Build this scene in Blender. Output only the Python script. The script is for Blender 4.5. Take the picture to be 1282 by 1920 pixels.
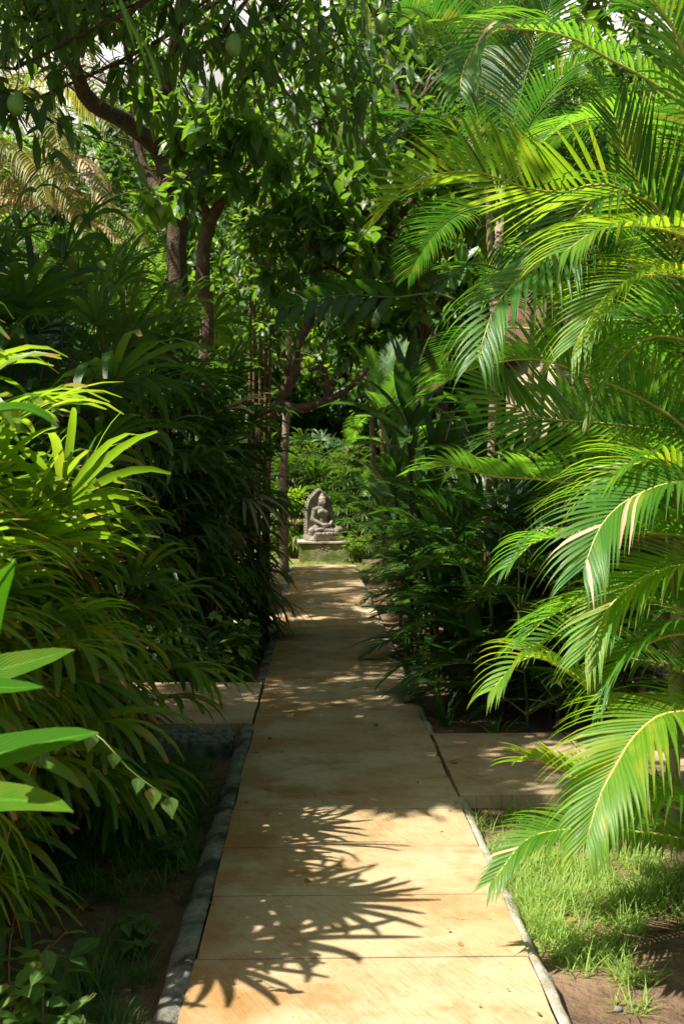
import bpy, bmesh, math, random
import numpy as np
from mathutils import Vector, Matrix, Quaternion, noise as mnoise
R = math.radians
random.seed(7); rng = np.random.default_rng(7)
for o in list(bpy.data.objects): bpy.data.objects.remove(o)
scene = bpy.context.scene
COL = scene.collection

# ------------------------------------------------------------------ camera
CAM = Vector((0, 0, 1.65)); F = 2140.0          # F: focal length in photo pixels (photo 1282 x 1920)
cd = bpy.data.cameras.new('camera'); cam = bpy.data.objects.new('camera', cd); COL.objects.link(cam)
cam.location = CAM; cam.rotation_euler = (R(90 - 1.55), 0, R(-1.31))
cd.sensor_fit = 'VERTICAL'; cd.sensor_height = 36; cd.lens = F / 1920 * 36; cd.clip_start = .05; cd.clip_end = 2000
cd.dof.use_dof = True; cd.dof.focus_distance = 6.5; cd.dof.aperture_fstop = 5.0
scene.camera = cam
RC = cam.rotation_euler.to_matrix()
# ------------------------------------------------------------------ light
SUN_EL, SUN_AZ = 58, 22                            # from the left, a little from behind the camera
sdir = Vector((-math.cos(R(SUN_EL)) * math.cos(R(SUN_AZ)), -math.cos(R(SUN_EL)) * math.sin(R(SUN_AZ)), math.sin(R(SUN_EL))))
world = bpy.data.worlds.new('World'); scene.world = world; world.use_nodes = True
nt = world.node_tree; nt.nodes.clear()
sky = nt.nodes.new('ShaderNodeTexSky'); sky.sky_type = 'NISHITA'; sky.sun_disc = False
sky.sun_elevation = R(SUN_EL); sky.sun_rotation = R(270 - SUN_AZ); sky.dust_density = 4.0
bg = nt.nodes.new('ShaderNodeBackground'); bg.inputs[1].default_value = .052
wo = nt.nodes.new('ShaderNodeOutputWorld')
nt.links.new(sky.outputs[0], bg.inputs[0]); nt.links.new(bg.outputs[0], wo.inputs[0])
sl = bpy.data.lights.new('sun', 'SUN'); sl.energy = 5.0; sl.angle = R(.55); sl.color = (1, .945, .84)
so = bpy.data.objects.new('sun', sl); COL.objects.link(so); so.rotation_euler = sdir.to_track_quat('Z', 'Y').to_euler(); so.location = (-6, 0, 12)
vs = scene.view_settings; vs.view_transform = 'Standard'; vs.look = 'None'; vs.exposure = 1.2; vs.gamma = 1
scene.cycles.use_denoising = True
scene.cycles.max_bounces = 10; scene.cycles.diffuse_bounces = 4; scene.cycles.transmission_bounces = 6

# ------------------------------------------------------------------ helpers
def P(px, py, Y):
    """photo pixel -> world point on that ray at distance Y along the path"""
    d = RC @ Vector(((px - 641) / F, (960 - py) / F, -1)); return CAM + d * (Y / d.y)
def G(px, py, z=0.):
    d = RC @ Vector(((px - 641) / F, (960 - py) / F, -1)); return CAM + d * ((z - CAM.z) / d.z)
RCn = np.array(RC); 
def pix(p):
    v = (np.asarray(p) - np.array(CAM)) @ RCn
    return 641 - F * v[..., 0] / v[..., 2], 960 + F * v[..., 1] / v[..., 2], -v[..., 2]

def new_mat(name):
    m = bpy.data.materials.new(name); m.use_nodes = True; t = m.node_tree; t.nodes.clear()
    return m, t, t.nodes, t.links
def N(nodes, typ, **kw):
    n = nodes.new(typ)
    for k, v in kw.items():
        if k.startswith('i_'): n.inputs[k[2:].replace('_', ' ')].default_value = v
        else: setattr(n, k, v)
    return n
def math_n(nodes, links, op, a, b=None, c=None, clamp=False):
    n = nodes.new('ShaderNodeMath'); n.operation = op; n.use_clamp = clamp
    for i, v in enumerate((a, b, c)):
        if v is None: continue
        if isinstance(v, (int, float)): n.inputs[i].default_value = v
        else: links.new(v, n.inputs[i])
    return n.outputs[0]
def mix_n(nodes, links, fac, a, b):
    n = nodes.new('ShaderNodeMix'); n.data_type = 'RGBA'
    for sock, v in ((n.inputs[0], fac), (n.inputs[6], a), (n.inputs[7], b)):
        if isinstance(v, (int, float)): sock.default_value = v
        elif isinstance(v, tuple): sock.default_value = (*v, 1) if len(v) == 3 else v
        else: links.new(v, sock)
    return n.outputs[2]

def leaf_mat(name, c1, c2, tr, trans=.4, rough=.38, tip=.0, tipcol=(.30, .15, .04), spots=.12, yellow=(.30, .26, .03), spec=.5, pinnate=False):
    m, t, n, l = new_mat(name)
    uv = N(n, 'ShaderNodeUVMap'); sep = N(n, 'ShaderNodeSeparateXYZ'); l.new(uv.outputs[0], sep.inputs[0])
    at = N(n, 'ShaderNodeAttribute', attribute_name='rnd'); oi = N(n, 'ShaderNodeObjectInfo')
    r = math_n(n, l, 'FRACT', math_n(n, l, 'ADD', at.outputs['Fac'], oi.outputs['Random']))
    tc = N(n, 'ShaderNodeTexCoord')
    nz = N(n, 'ShaderNodeTexNoise', i_Scale=6.0, i_Detail=3.0); l.new(tc.outputs['Object'], nz.inputs['Vector'])
    col = mix_n(n, l, r, c1, c2)
    yf = math_n(n, l, 'MULTIPLY', math_n(n, l, 'SUBTRACT', math_n(n, l, 'ADD', nz.outputs[0], math_n(n, l, 'MULTIPLY', r, .35)), .72, clamp=True), spots * 20, clamp=True)
    col = mix_n(n, l, yf, col, yellow)
    rib = math_n(n, l, 'LESS_THAN', math_n(n, l, 'ABSOLUTE', math_n(n, l, 'SUBTRACT', sep.outputs[0], .5)), .05)
    col = mix_n(n, l, math_n(n, l, 'MULTIPLY', rib, .45), col, tuple(min(1, x * 1.9 + .03) for x in c2))
    strp = math_n(n, l, 'SINE', math_n(n, l, 'MULTIPLY', sep.outputs[0], 55.0))
    if pinnate:
        ph = math_n(n, l, 'SUBTRACT', math_n(n, l, 'MULTIPLY', sep.outputs[1], 150.0), math_n(n, l, 'MULTIPLY', math_n(n, l, 'ABSOLUTE', math_n(n, l, 'SUBTRACT', sep.outputs[0], .5)), 60.0))
        strp = math_n(n, l, 'SINE', ph); col = mix_n(n, l, math_n(n, l, 'MULTIPLY', math_n(n, l, 'ADD', strp, 1.0), .10), col, tuple(x * .45 for x in c1))
    tcol = mix_n(n, l, r, tuple(x * .8 for x in tr), tr)
    if pinnate: tcol = mix_n(n, l, math_n(n, l, 'MULTIPLY', math_n(n, l, 'ADD', strp, 1.0), .09), tcol, tuple(x * .5 for x in tr))
    tcol = mix_n(n, l, yf, tcol, tuple(min(1, x * 1.6) for x in yellow))
    if tip > 0:
        tv = math_n(n, l, 'ADD', sep.outputs[1], math_n(n, l, 'MULTIPLY', math_n(n, l, 'SUBTRACT', nz.outputs[0], .5), .25))
        r2 = math_n(n, l, 'FRACT', math_n(n, l, 'MULTIPLY', r, 7.31))
        th = math_n(n, l, 'SUBTRACT', 1.02, math_n(n, l, 'MULTIPLY', r2, tip))
        tf = math_n(n, l, 'MULTIPLY', math_n(n, l, 'SUBTRACT', tv, th), 14.0, clamp=True)
        col = mix_n(n, l, tf, col, tipcol); tcol = mix_n(n, l, tf, tcol, tipcol)
    b = N(n, 'ShaderNodeBsdfPrincipled', i_Roughness=rough); b.inputs['Specular IOR Level'].default_value = spec
    l.new(col, b.inputs['Base Color'])
    bp = N(n, 'ShaderNodeBump', i_Strength=.25, i_Distance=.002); l.new(strp, bp.inputs['Height']); l.new(bp.outputs[0], b.inputs['Normal'])
    tl = N(n, 'ShaderNodeBsdfTranslucent'); l.new(tcol, tl.inputs[0])
    mx = N(n, 'ShaderNodeMixShader'); mx.inputs[0].default_value = trans
    l.new(b.outputs[0], mx.inputs[1]); l.new(tl.outputs[0], mx.inputs[2])
    o = N(n, 'ShaderNodeOutputMaterial'); l.new(mx.outputs[0], o.inputs[0])
    return m

def rough_mat(name, c1, c2, scale=8, rough=.85, bump=.4, c3=None, c3scale=2, c3amt=.5, dist=.01, spec=.3, detail=8):
    m, t, n, l = new_mat(name)
    tc = N(n, 'ShaderNodeTexCoord')
    nz = N(n, 'ShaderNodeTexNoise', i_Scale=scale, i_Detail=detail, i_Roughness=.65); l.new(tc.outputs['Object'], nz.inputs['Vector'])
    rp = N(n, 'ShaderNodeValToRGB'); rp.color_ramp.elements[0].position = .32; rp.color_ramp.elements[1].position = .68
    rp.color_ramp.elements[0].color = (*c1, 1); rp.color_ramp.elements[1].color = (*c2, 1); l.new(nz.outputs[0], rp.inputs[0])
    col = rp.outputs[0]
    if c3:
        n2 = N(n, 'ShaderNodeTexNoise', i_Scale=c3scale, i_Detail=5.0, i_Roughness=.6); l.new(tc.outputs['Object'], n2.inputs['Vector'])
        f = math_n(n, l, 'MULTIPLY', math_n(n, l, 'SUBTRACT', n2.outputs[0], .62 - c3amt * .3), 5.0, clamp=True)
        col = mix_n(n, l, f, col, c3)
    b = N(n, 'ShaderNodeBsdfPrincipled', i_Roughness=rough); b.inputs['Specular IOR Level'].default_value = spec
    l.new(col, b.inputs['Base Color'])
    n3 = N(n, 'ShaderNodeTexNoise', i_Scale=scale * 4, i_Detail=6.0); l.new(tc.outputs['Object'], n3.inputs['Vector'])
    hh = math_n(n, l, 'ADD', nz.outputs[0], math_n(n, l, 'MULTIPLY', n3.outputs[0], .5))
    bp = N(n, 'ShaderNodeBump', i_Strength=bump, i_Distance=dist); l.new(hh, bp.inputs['Height']); l.new(bp.outputs[0], b.inputs['Normal'])
    o = N(n, 'ShaderNodeOutputMaterial'); l.new(b.outputs[0], o.inputs[0])
    return m

class MB:
    """collects geometry for one mesh"""
    def __init__(s): s.v = []; s.f = []; s.uv = []; s.r = []
    def add(s, verts, faces, uv=None, r=0.):
        k = len(s.v); s.v.extend(verts); s.f.extend(tuple(i + k for i in f) for f in faces)
        s.uv.extend(uv if uv is not None else [(.2, .3)] * len(verts)); s.r.extend([r] * len(verts))
    def strip(s, pts, wd, nr, ws, keel=.16, r=0.):
        """a leaf blade along pts: wd = width direction per point, nr = normal per point, ws = full width"""
        vs, uv, fs = [], [], []; n = len(pts)
        for i, (p, w, k, q) in enumerate(zip(pts, wd, nr, ws)):
            v = i / (n - 1); h = q * .5
            vs += [p - w * h + k * (q * keel), p, p + w * h + k * (q * keel)]; uv += [(0, v), (.5, v), (1, v)]
        for i in range(n - 1):
            a = 3 * i; fs += [(a, a + 1, a + 4, a + 3), (a + 1, a + 2, a + 5, a + 4)]
        s.add(vs, fs, uv, r)
    def tube(s, pts, rad, n=6, cap=True, wob=0.):
        vs, fs = [], []; m = len(pts); prev = None
        for i, p in enumerate(pts):
            t = (pts[min(i + 1, m - 1)] - pts[max(i - 1, 0)]).normalized()
            if prev is None: u = t.orthogonal().normalized()
            else:
                u = prev - t * prev.dot(t); u = u.normalized() if u.length > 1e-6 else t.orthogonal().normalized()
            prev = u; w = t.cross(u); rr = rad[i] if not isinstance(rad, (int, float)) else rad
            for k in range(n):
                a = 2 * math.pi * k / n; q = rr * (1 + (random.uniform(-wob, wob) if wob else 0))
                vs.append(p + (u * math.cos(a) + w * math.sin(a)) * q)
        for i in range(m - 1):
            for k in range(n):
                a = i * n + k; b = i * n + (k + 1) % n; fs.append((a, b, b + n, a + n))
        if cap: fs.append(tuple(range(n - 1, -1, -1))); fs.append(tuple(range((m - 1) * n, m * n)))
        s.add(vs, fs)
    def box(s, a, b, rot=None):
        (x0, y0, z0), (x1, y1, z1) = a, b
        vs = [Vector(c) for c in ((x0, y0, z0), (x1, y0, z0), (x1, y1, z0), (x0, y1, z0), (x0, y0, z1), (x1, y0, z1), (x1, y1, z1), (x0, y1, z1))]
        if rot: vs = [rot @ v for v in vs]
        s.add(vs, [(3, 2, 1, 0), (4, 5, 6, 7), (0, 1, 5, 4), (1, 2, 6, 5), (2, 3, 7, 6), (3, 0, 4, 7)])
    def mesh(s, name, mat, smooth=True, off=None):
        co = np.array([tuple(v) for v in s.v], dtype=np.float32)
        if off is not None: co = co - np.array(off, dtype=np.float32)
        return np_mesh(name, co, s.f, np.array(s.uv, np.float32), np.array(s.r, np.float32), mat, smooth)
def np_mesh(name, co, faces, uv, r, mat, smooth=True):
    me = bpy.data.meshes.new(name); nv = len(co); me.vertices.add(nv); me.vertices.foreach_set('co', np.ascontiguousarray(co, np.float32).ravel())
    if isinstance(faces, np.ndarray):
        k = faces.shape[1]; loops = faces.ravel().astype(np.int32); starts = np.arange(0, len(loops), k, dtype=np.int32); nf = len(faces)
    else:
        lens = np.array([len(f) for f in faces], np.int32); loops = np.array([i for f in faces for i in f], np.int32)
        starts = np.concatenate([[0], np.cumsum(lens)[:-1]]).astype(np.int32); nf = len(faces)
    me.loops.add(len(loops)); me.loops.foreach_set('vertex_index', loops)
    me.polygons.add(nf); me.polygons.foreach_set('loop_start', starts)
    me.update(calc_edges=True)
    ul = me.uv_layers.new(name='UVMap'); ul.data.foreach_set('uv', uv[loops].astype(np.float32).ravel())
    at = me.attributes.new('rnd', 'FLOAT', 'POINT'); at.data.foreach_set('value', r.astype(np.float32))
    if smooth: me.polygons.foreach_set('use_smooth', np.ones(nf, bool))
    if mat: me.materials.append(mat)
    return me
def put(name, me, parent=None, loc=None, mtx=None):
    o = bpy.data.objects.new(name, me); COL.objects.link(o)
    if parent: o.parent = parent
    if loc is not None: o.location = loc
    if mtx is not None: o.matrix_basis = mtx
    return o
def tag(o, label=None, cat=None, group=None, kind=None):
    for k, v in (('label', label), ('category', cat), ('group', group), ('kind', kind)):
        if v: o[k] = v
    return o
def thing(name, label, cat, loc=(0, 0, 0), group=None):
    o = bpy.data.objects.new(name, None); COL.objects.link(o); o.location = loc; o.empty_display_size = .2
    return tag(o, label, cat, group)
def spline(pts, n):
    """Catmull-Rom through pts, n samples at even arc length"""
    p = [pts[0] * 2 - pts[1]] + list(pts) + [pts[-1] * 2 - pts[-2]]; out = []
    for i in range(1, len(p) - 2):
        for k in range(12):
            t = k / 12; a, b, c, d = p[i - 1], p[i], p[i + 1], p[i + 2]
            out.append(.5 * ((2 * b) + (c - a) * t + (2 * a - 5 * b + 4 * c - d) * t * t + (3 * b - a - 3 * c + d) * t ** 3))
    out.append(pts[-1].copy())
    L = [0.]
    for a, b in zip(out, out[1:]): L.append(L[-1] + (b - a).length)
    res = []; j = 0
    for i in range(n):
        s = L[-1] * i / (n - 1)
        while j < len(L) - 2 and L[j + 1] < s: j += 1
        t = (s - L[j]) / max(1e-9, L[j + 1] - L[j]); res.append(out[j].lerp(out[j + 1], min(1, t)))
    return res
Z = Vector((0, 0, 1))
U = random.uniform

# ------------------------------------------------------------------ materials
PX0, PX1 = -.42, .742          # path edges
def slab_mat():
    m, t, n, l = new_mat('sandy_concrete')
    ge = N(n, 'ShaderNodeNewGeometry'); oi = N(n, 'ShaderNodeObjectInfo'); pos = ge.outputs['Position']
    n1 = N(n, 'ShaderNodeTexNoise', i_Scale=1.3, i_Detail=6.0, i_Roughness=.6); l.new(pos, n1.inputs['Vector'])
    n2 = N(n, 'ShaderNodeTexNoise', i_Scale=14.0, i_Detail=8.0, i_Roughness=.7); l.new(pos, n2.inputs['Vector'])
    # brush strokes of the broom: noise stretched along a direction that differs from slab to slab
    m0 = N(n, 'ShaderNodeMapping'); l.new(pos, m0.inputs['Vector']); mp = N(n, 'ShaderNodeMapping'); l.new(m0.outputs[0], mp.inputs['Vector']); mp.inputs['Scale'].default_value = (7, 95, 1)
    cb = N(n, 'ShaderNodeCombineXYZ'); l.new(math_n(n, l, 'ADD', math_n(n, l, 'MULTIPLY', oi.outputs['Random'], 1.1), .25), cb.inputs[2]); l.new(cb.outputs[0], m0.inputs['Rotation'])
    n3 = N(n, 'ShaderNodeTexNoise', i_Scale=1.0, i_Detail=5.0, i_Roughness=.7); l.new(mp.outputs[0], n3.inputs['Vector'])
    n4 = N(n, 'ShaderNodeTexNoise', i_Scale=2.6, i_Detail=8.0, i_Roughness=.68); l.new(pos, n4.inputs['Vector'])
    n5 = N(n, 'ShaderNodeTexNoise', i_Scale=60.0, i_Detail=4.0, i_Roughness=.7); l.new(pos, n5.inputs['Vector'])
    def blend(col, src, lo, k, amt, c): return mix_n(n, l, math_n(n, l, 'MULTIPLY', math_n(n, l, 'MULTIPLY', math_n(n, l, 'SUBTRACT', src, lo), k, clamp=True), amt), col, c)
    col = mix_n(n, l, oi.outputs['Random'], (.455, .365, .23), (.405, .31, .18))
    col = blend(col, n1.outputs[0], .42, 4.0, .75, (.34, .20, .075))
    col = blend(col, n2.outputs[0], .50, 4.0, .55, (.27, .175, .085))
    mask = math_n(n, l, 'MULTIPLY', n3.outputs[0], math_n(n, l, 'ADD', .55, n4.outputs[0]))
    col = blend(col, mask, .52, 7.0, .55, (.25, .145, .05))
    col = blend(col, n4.outputs[0], .53, 5.0, .65, (.20, .125, .055))
    col = blend(col, n5.outputs[0], .60, 7.0, .5, (.15, .10, .05))
    # ochre-brown stain along the planted side
    sx = N(n, 'ShaderNodeSeparateXYZ'); l.new(pos, sx.inputs[0])
    e = math_n(n, l, 'MULTIPLY', math_n(n, l, 'SUBTRACT', math_n(n, l, 'ADD', -.02, math_n(n, l, 'MULTIPLY', math_n(n, l, 'SUBTRACT', n4.outputs[0], .5), 1.6)), sx.outputs[0]), 2.6, clamp=True)
    e = math_n(n, l, 'MULTIPLY', e, math_n(n, l, 'GREATER_THAN', sx.outputs[0], PX0 - .008))
    col = mix_n(n, l, math_n(n, l, 'MULTIPLY', e, .6), col, (.27, .13, .03))
    vo = N(n, 'ShaderNodeTexVoronoi', i_Scale=17.0); l.new(pos, vo.inputs['Vector'])
    col = mix_n(n, l, math_n(n, l, 'LESS_THAN', vo.outputs['Distance'], .05), col, (.09, .055, .03))
    # hairline cracks, only here and there
    wv = N(n, 'ShaderNodeVectorMath', operation='ADD'); l.new(pos, wv.inputs[0]); sc_ = N(n, 'ShaderNodeVectorMath', operation='SCALE'); l.new(n4.outputs['Color'], sc_.inputs[0]); sc_.inputs['Scale'].default_value = .35; l.new(sc_.outputs[0], wv.inputs[1])
    vc = N(n, 'ShaderNodeTexVoronoi', feature='DISTANCE_TO_EDGE', i_Scale=1.1); l.new(wv.outputs[0], vc.inputs['Vector'])
    crack = math_n(n, l, 'MULTIPLY', math_n(n, l, 'LESS_THAN', vc.outputs['Distance'], .0035), math_n(n, l, 'GREATER_THAN', n1.outputs[0], .60))
    col = mix_n(n, l, math_n(n, l, 'MULTIPLY', crack, .6), col, (.06, .04, .02))
    b = N(n, 'ShaderNodeBsdfPrincipled', i_Roughness=.8); b.inputs['Specular IOR Level'].default_value = .3; l.new(col, b.inputs['Base Color'])
    bp = N(n, 'ShaderNodeBump', i_Strength=.55, i_Distance=.004)
    l.new(math_n(n, l, 'ADD', n3.outputs[0], math_n(n, l, 'MULTIPLY', n2.outputs[0], .6)), bp.inputs['Height']); l.new(bp.outputs[0], b.inputs['Normal'])
    o = N(n, 'ShaderNodeOutputMaterial'); l.new(b.outputs[0], o.inputs[0]); return m
M = {}
M['slab'] = slab_mat()
M['mortar'] = rough_mat('grey_mortar', (.22, .21, .175), (.42, .395, .335), 30, .9, 1.0, (.07, .075, .045), 5, .6, .03)
M['mortar_pale'] = rough_mat('pale_mortar', (.30, .27, .21), (.50, .46, .37), 22, .9, .7, (.25, .21, .14), 6, .4, .015)
M['soil'] = rough_mat('soil', (.085, .052, .030), (.20, .125, .075), 9, .95, 1.0, (.26, .17, .105), 1.3, .45, .03)
M['dirt'] = rough_mat('joint_dirt', (.02, .015, .01), (.045, .033, .02), 12, .95, .5)
M['stone'] = rough_mat('river_stone', (.12, .115, .10), (.24, .22, .19), 14, .75, .4)
M['statue'] = rough_mat('volcanic_stone', (.18, .16, .13), (.36, .32, .26), 14, .9, .8, (.11, .11, .06), 3.5, .45, .02)
M['plinth'] = rough_mat('mossy_plinth', (.17, .16, .075), (.32, .29, .16), 10, .9, .7, (.13, .18, .035), 4, .75, .02)
M['coping'] = rough_mat('coping_stone', (.34, .30, .24), (.52, .47, .38), 12, .85, .5, (.18, .17, .10), 4, .4)
M['bark'] = rough_mat('dark_bark', (.045, .028, .018), (.14, .095, .06), 14, .95, 1.0, (.10, .11, .05), 3, .3, .03)
M['bark_pale'] = rough_mat('pale_bark', (.20, .145, .10), (.40, .31, .23), 9, .9, .8, (.13, .09, .06), 5, .4, .03)
M['bark_mid'] = rough_mat('red_brown_bark', (.10, .06, .04), (.23, .15, .10), 9, .9, .8, (.07, .07, .035), 5, .4, .03)
M['cane'] = rough_mat('brown_cane', (.11, .055, .025), (.20, .11, .05), 12, .8, .5)
M['cane_dark'] = rough_mat('dark_cane', (.03, .028, .015), (.10, .085, .04), 20, .8, .6)
M['palm_stem'] = rough_mat('palm_stem', (.22, .20, .09), (.36, .30, .17), 10, .7, .5, (.40, .19, .05), 2, .4)
M['rachis'] = rough_mat('frond_stalk', (.34, .36, .06), (.50, .44, .10), 6, .45, .1, spec=.5)
M['rachis_green'] = rough_mat('green_stalk', (.10, .18, .03), (.20, .27, .05), 6, .5, .1, spec=.5)
M['rachis_tan'] = rough_mat('dry_stalk', (.33, .22, .09), (.46, .33, .15), 6, .8, .2)
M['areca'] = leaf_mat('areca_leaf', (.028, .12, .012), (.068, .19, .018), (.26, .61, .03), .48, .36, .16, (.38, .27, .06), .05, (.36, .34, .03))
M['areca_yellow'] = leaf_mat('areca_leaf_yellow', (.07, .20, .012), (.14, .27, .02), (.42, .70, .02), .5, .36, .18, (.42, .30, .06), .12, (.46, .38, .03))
M['areca_deep'] = leaf_mat('deep_palm_leaf', (.016, .065, .012), (.035, .105, .018), (.10, .34, .02), .34, .36, .10)  # areca green with shade mixed in, for fill fronds behind; small palms share it
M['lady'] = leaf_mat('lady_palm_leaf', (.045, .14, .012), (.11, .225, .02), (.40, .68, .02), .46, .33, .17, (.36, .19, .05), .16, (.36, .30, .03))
M['lady_shaded'] = leaf_mat('shaded_lady_palm_leaf', (.024, .078, .018), (.058, .13, .026), (.19, .42, .02), .32, .36, .11, (.36, .17, .05), .07, (.26, .20, .03))  # shaded copy of the lady palm leaf: shadow put into its colour
M['dry'] = leaf_mat('dry_leaf', (.42, .30, .17), (.60, .48, .33), (.5, .34, .14), .3, .6, 0, spots=.0)
M['dry_orange'] = leaf_mat('rusty_leaf', (.24, .12, .03), (.34, .22, .05), (.42, .24, .04), .35, .5, 0, spots=.0)
M['broad'] = leaf_mat('broad_leaf', (.035, .14, .006), (.055, .17, .01), (.10, .33, .01), .45, .6, .06, spots=.06, spec=.04, pinnate=True)
M['mango'] = leaf_mat('mango_leaf', (.026, .07, .014), (.055, .115, .022), (.24, .48, .03), .44, .34, .05, spots=.05)
M['bigleaf'] = leaf_mat('large_tree_leaf', (.035, .10, .02), (.075, .17, .03), (.30, .55, .03), .42, .34, .05, spots=.05)
M['feather'] = leaf_mat('feathery_leaf', (.06, .16, .02), (.12, .24, .03), (.34, .62, .05), .5, .5, 0, spots=.05)
M['lime'] = leaf_mat('lime_leaf', (.08, .19, .02), (.16, .28, .03), (.44, .66, .03), .5, .42, 0, spots=.08)
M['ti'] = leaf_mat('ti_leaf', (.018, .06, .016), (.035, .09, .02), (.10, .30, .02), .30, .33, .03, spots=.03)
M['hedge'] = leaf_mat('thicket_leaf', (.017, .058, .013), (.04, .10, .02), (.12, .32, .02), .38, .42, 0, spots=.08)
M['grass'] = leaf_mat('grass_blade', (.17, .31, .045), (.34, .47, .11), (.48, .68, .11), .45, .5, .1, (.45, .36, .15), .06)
M['grass_dark'] = leaf_mat('shade_grass_blade', (.035, .11, .02), (.08, .17, .03), (.2, .42, .03), .4, .5, .06)  # grass blade colour darkened for shaded ground; strappy tufts use it too
M['weed'] = leaf_mat('weed_leaf', (.045, .12, .025), (.10, .19, .035), (.26, .5, .04), .42, .42, .05)
M['croton'] = leaf_mat('croton_leaf', (.05, .17, .03), (.30, .36, .08), (.34, .6, .05), .4, .34, 0, spots=.2, yellow=(.5, .5, .12))
M['coco'] = leaf_mat('coconut_leaf', (.14, .18, .03), (.24, .25, .05), (.42, .46, .06), .4, .42, .15, (.45, .33, .14), .22, (.40, .32, .06))
M['coco_dry'] = leaf_mat('dry_coconut_leaf', (.42, .31, .13), (.55, .42, .20), (.50, .36, .12), .35, .5, 0, spots=.05)
M['fruit'] = rough_mat('mango_skin', (.10, .24, .03), (.16, .32, .05), 8, .4, .1, spec=.5)
M['plaster'] = rough_mat('plaster_wall', (.26, .20, .14), (.37, .30, .22), 3, .9, .3)
M['wood'] = rough_mat('red_wood', (.24, .065, .02), (.36, .12, .04), 7, .5, .3, spec=.5)
M['rooftile'] = rough_mat('clay_tile', (.07, .035, .022), (.13, .06, .035), 6, .85, .5, (.06, .05, .03), 3, .4)
M['terracotta'] = rough_mat('terracotta', (.38, .16, .06), (.50, .24, .09), 9, .8, .4)
M['glass'], _t, _n, _l = new_mat('dark_glass')
_b = N(_n, 'ShaderNodeBsdfPrincipled', i_Roughness=.06); _b.inputs['Base Color'].default_value = (.02, .022, .02, 1)
_o = N(_n, 'ShaderNodeOutputMaterial'); _l.new(_b.outputs[0], _o.inputs[0])

# ------------------------------------------------------------------ ground
def gz(x, y):
    d = max(PX0 - x, x - PX1, 0.)
    h = -.15 if x < .2 else -.085
    if y > 22.4: h = -.025 - .06 * max(0, 1 - (y - 22.4) / .2)
    h += .03 * mnoise.noise(Vector((x * 1.3, y * 1.3, 0))) + .012 * mnoise.noise(Vector((x * 6, y * 6, 3)))
    return h + min(.10, max(0, d - 3) * .02)
def axis(lo, hi, a, b, st, grow=1.35):
    v = list(np.arange(a, b + 1e-6, st)); s = st; x = b
    while x < hi: s *= grow; x += s; v.append(x)
    s = st; x = a
    while x > lo: s *= grow; x -= s; v.insert(0, x)
    return v
xs, ys = axis(-300, 300, -4, 4.5, .07), axis(-60, 500, 1.5, 26, .09)
gv = [(x, y, gz(x, y)) for y in ys for x in xs]; nx = len(xs)
gf = np.array([(j * nx + i, j * nx + i + 1, (j + 1) * nx + i + 1, (j + 1) * nx + i) for j in range(len(ys) - 1) for i in range(nx - 1)])
g = put('ground', np_mesh('ground', np.array(gv), gf, np.zeros((len(gv), 2)), np.zeros(len(gv)), M['soil'])); tag(g, 'brown garden soil on both sides of the path', kind='structure')

def slab_mesh(w, d, h, bev=.003, jag=.004):
    bm = bmesh.new(); nxs, nys = max(2, int(w / .10)), max(2, int(d / .15))
    bmesh.ops.create_grid(bm, x_segments=nxs, y_segments=nys, size=.5)
    for v in bm.verts:
        v.co.x *= w; v.co.y *= d
        if abs(abs(v.co.x) - w / 2) < 1e-4: v.co.x += U(-jag, jag)
        if abs(abs(v.co.y) - d / 2) < 1e-4: v.co.y += U(-jag * .3, jag * .3)
    bd = [e for e in bm.edges if e.is_boundary]
    r = bmesh.ops.extrude_edge_only(bm, edges=bd); vv = [x for x in r['geom'] if isinstance(x, bmesh.types.BMVert)]
    for v in vv: v.co.z -= bev; v.co.x *= 1 + 2 * bev / w * .7; v.co.y *= 1 + 2 * bev / d * .7
    bd = [e for e in r['geom'] if isinstance(e, bmesh.types.BMEdge)]
    r = bmesh.ops.extrude_edge_only(bm, edges=bd)
    for v in [x for x in r['geom'] if isinstance(x, bmesh.types.BMVert)]: v.co.z = -h
    bmesh.ops.recalc_face_normals(bm, faces=bm.faces)
    me = bpy.data.meshes.new('slab'); bm.to_mesh(me); bm.free(); me.materials.append(M['slab']); return me
path = thing('path', 'straight sandy concrete slab path leading to the statue', 'path', (0, 0, 0)); tag(path, kind='structure')
SL = .60; y = 3.91 - SL * 6; k = 0; PEND = 22.6
bank = [slab_mesh(PX1 - PX0 - .012, SL - .012, .16) for _ in range(5)]
while y < PEND - .1:
    o = put('slab', bank[k % 5], path, ((PX0 + PX1) / 2 + U(-.004, .004), y + SL / 2, U(-.0008, .0008))); o.rotation_euler = (0, U(-.0008, .0008), U(-.002, .002))
    y += SL; k += 1
def kerb(name, mat, x0, x1, z1, ya, yb, parent, sgn, am=.018):
    """sloping strip of trowelled mortar along a path edge"""
    b = MB(); n = int((yb - ya) / .06); prof = [(0, -.006), (.25, -.004), (.6, -.012), (1, -.03), (1.04, -.25)] if sgn > 0 else [(0, -.005), (.3, -.010), (.75, -.016), (1, -.03), (1.05, -.25)]
    vs, fs = [], []
    for i in range(n + 1):
        yy = ya + (yb - ya) * i / n
        for q, (t, z) in enumerate(prof):
            w = am * mnoise.noise(Vector((yy * 3.1, q * .7, x0 * 5))) + am * .5 * mnoise.noise(Vector((yy * 11, q * 2., 7)))
            x = x0 + (x1 - x0) * t + (w if q else 0) * 1.0
            vs.append(Vector((x, yy, z + (w * .5 if 0 < q < 4 else 0) - (.004 if q == 0 else 0))))
    m = len(prof)
    for i in range(n):
        for q in range(m - 1):
            a = i * m + q; f = (a, a + 1, a + m + 1, a + m); fs.append(f if sgn > 0 else f[::-1])
    b.add(vs, fs); return put(name, b.mesh(name, mat, False), parent)
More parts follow.
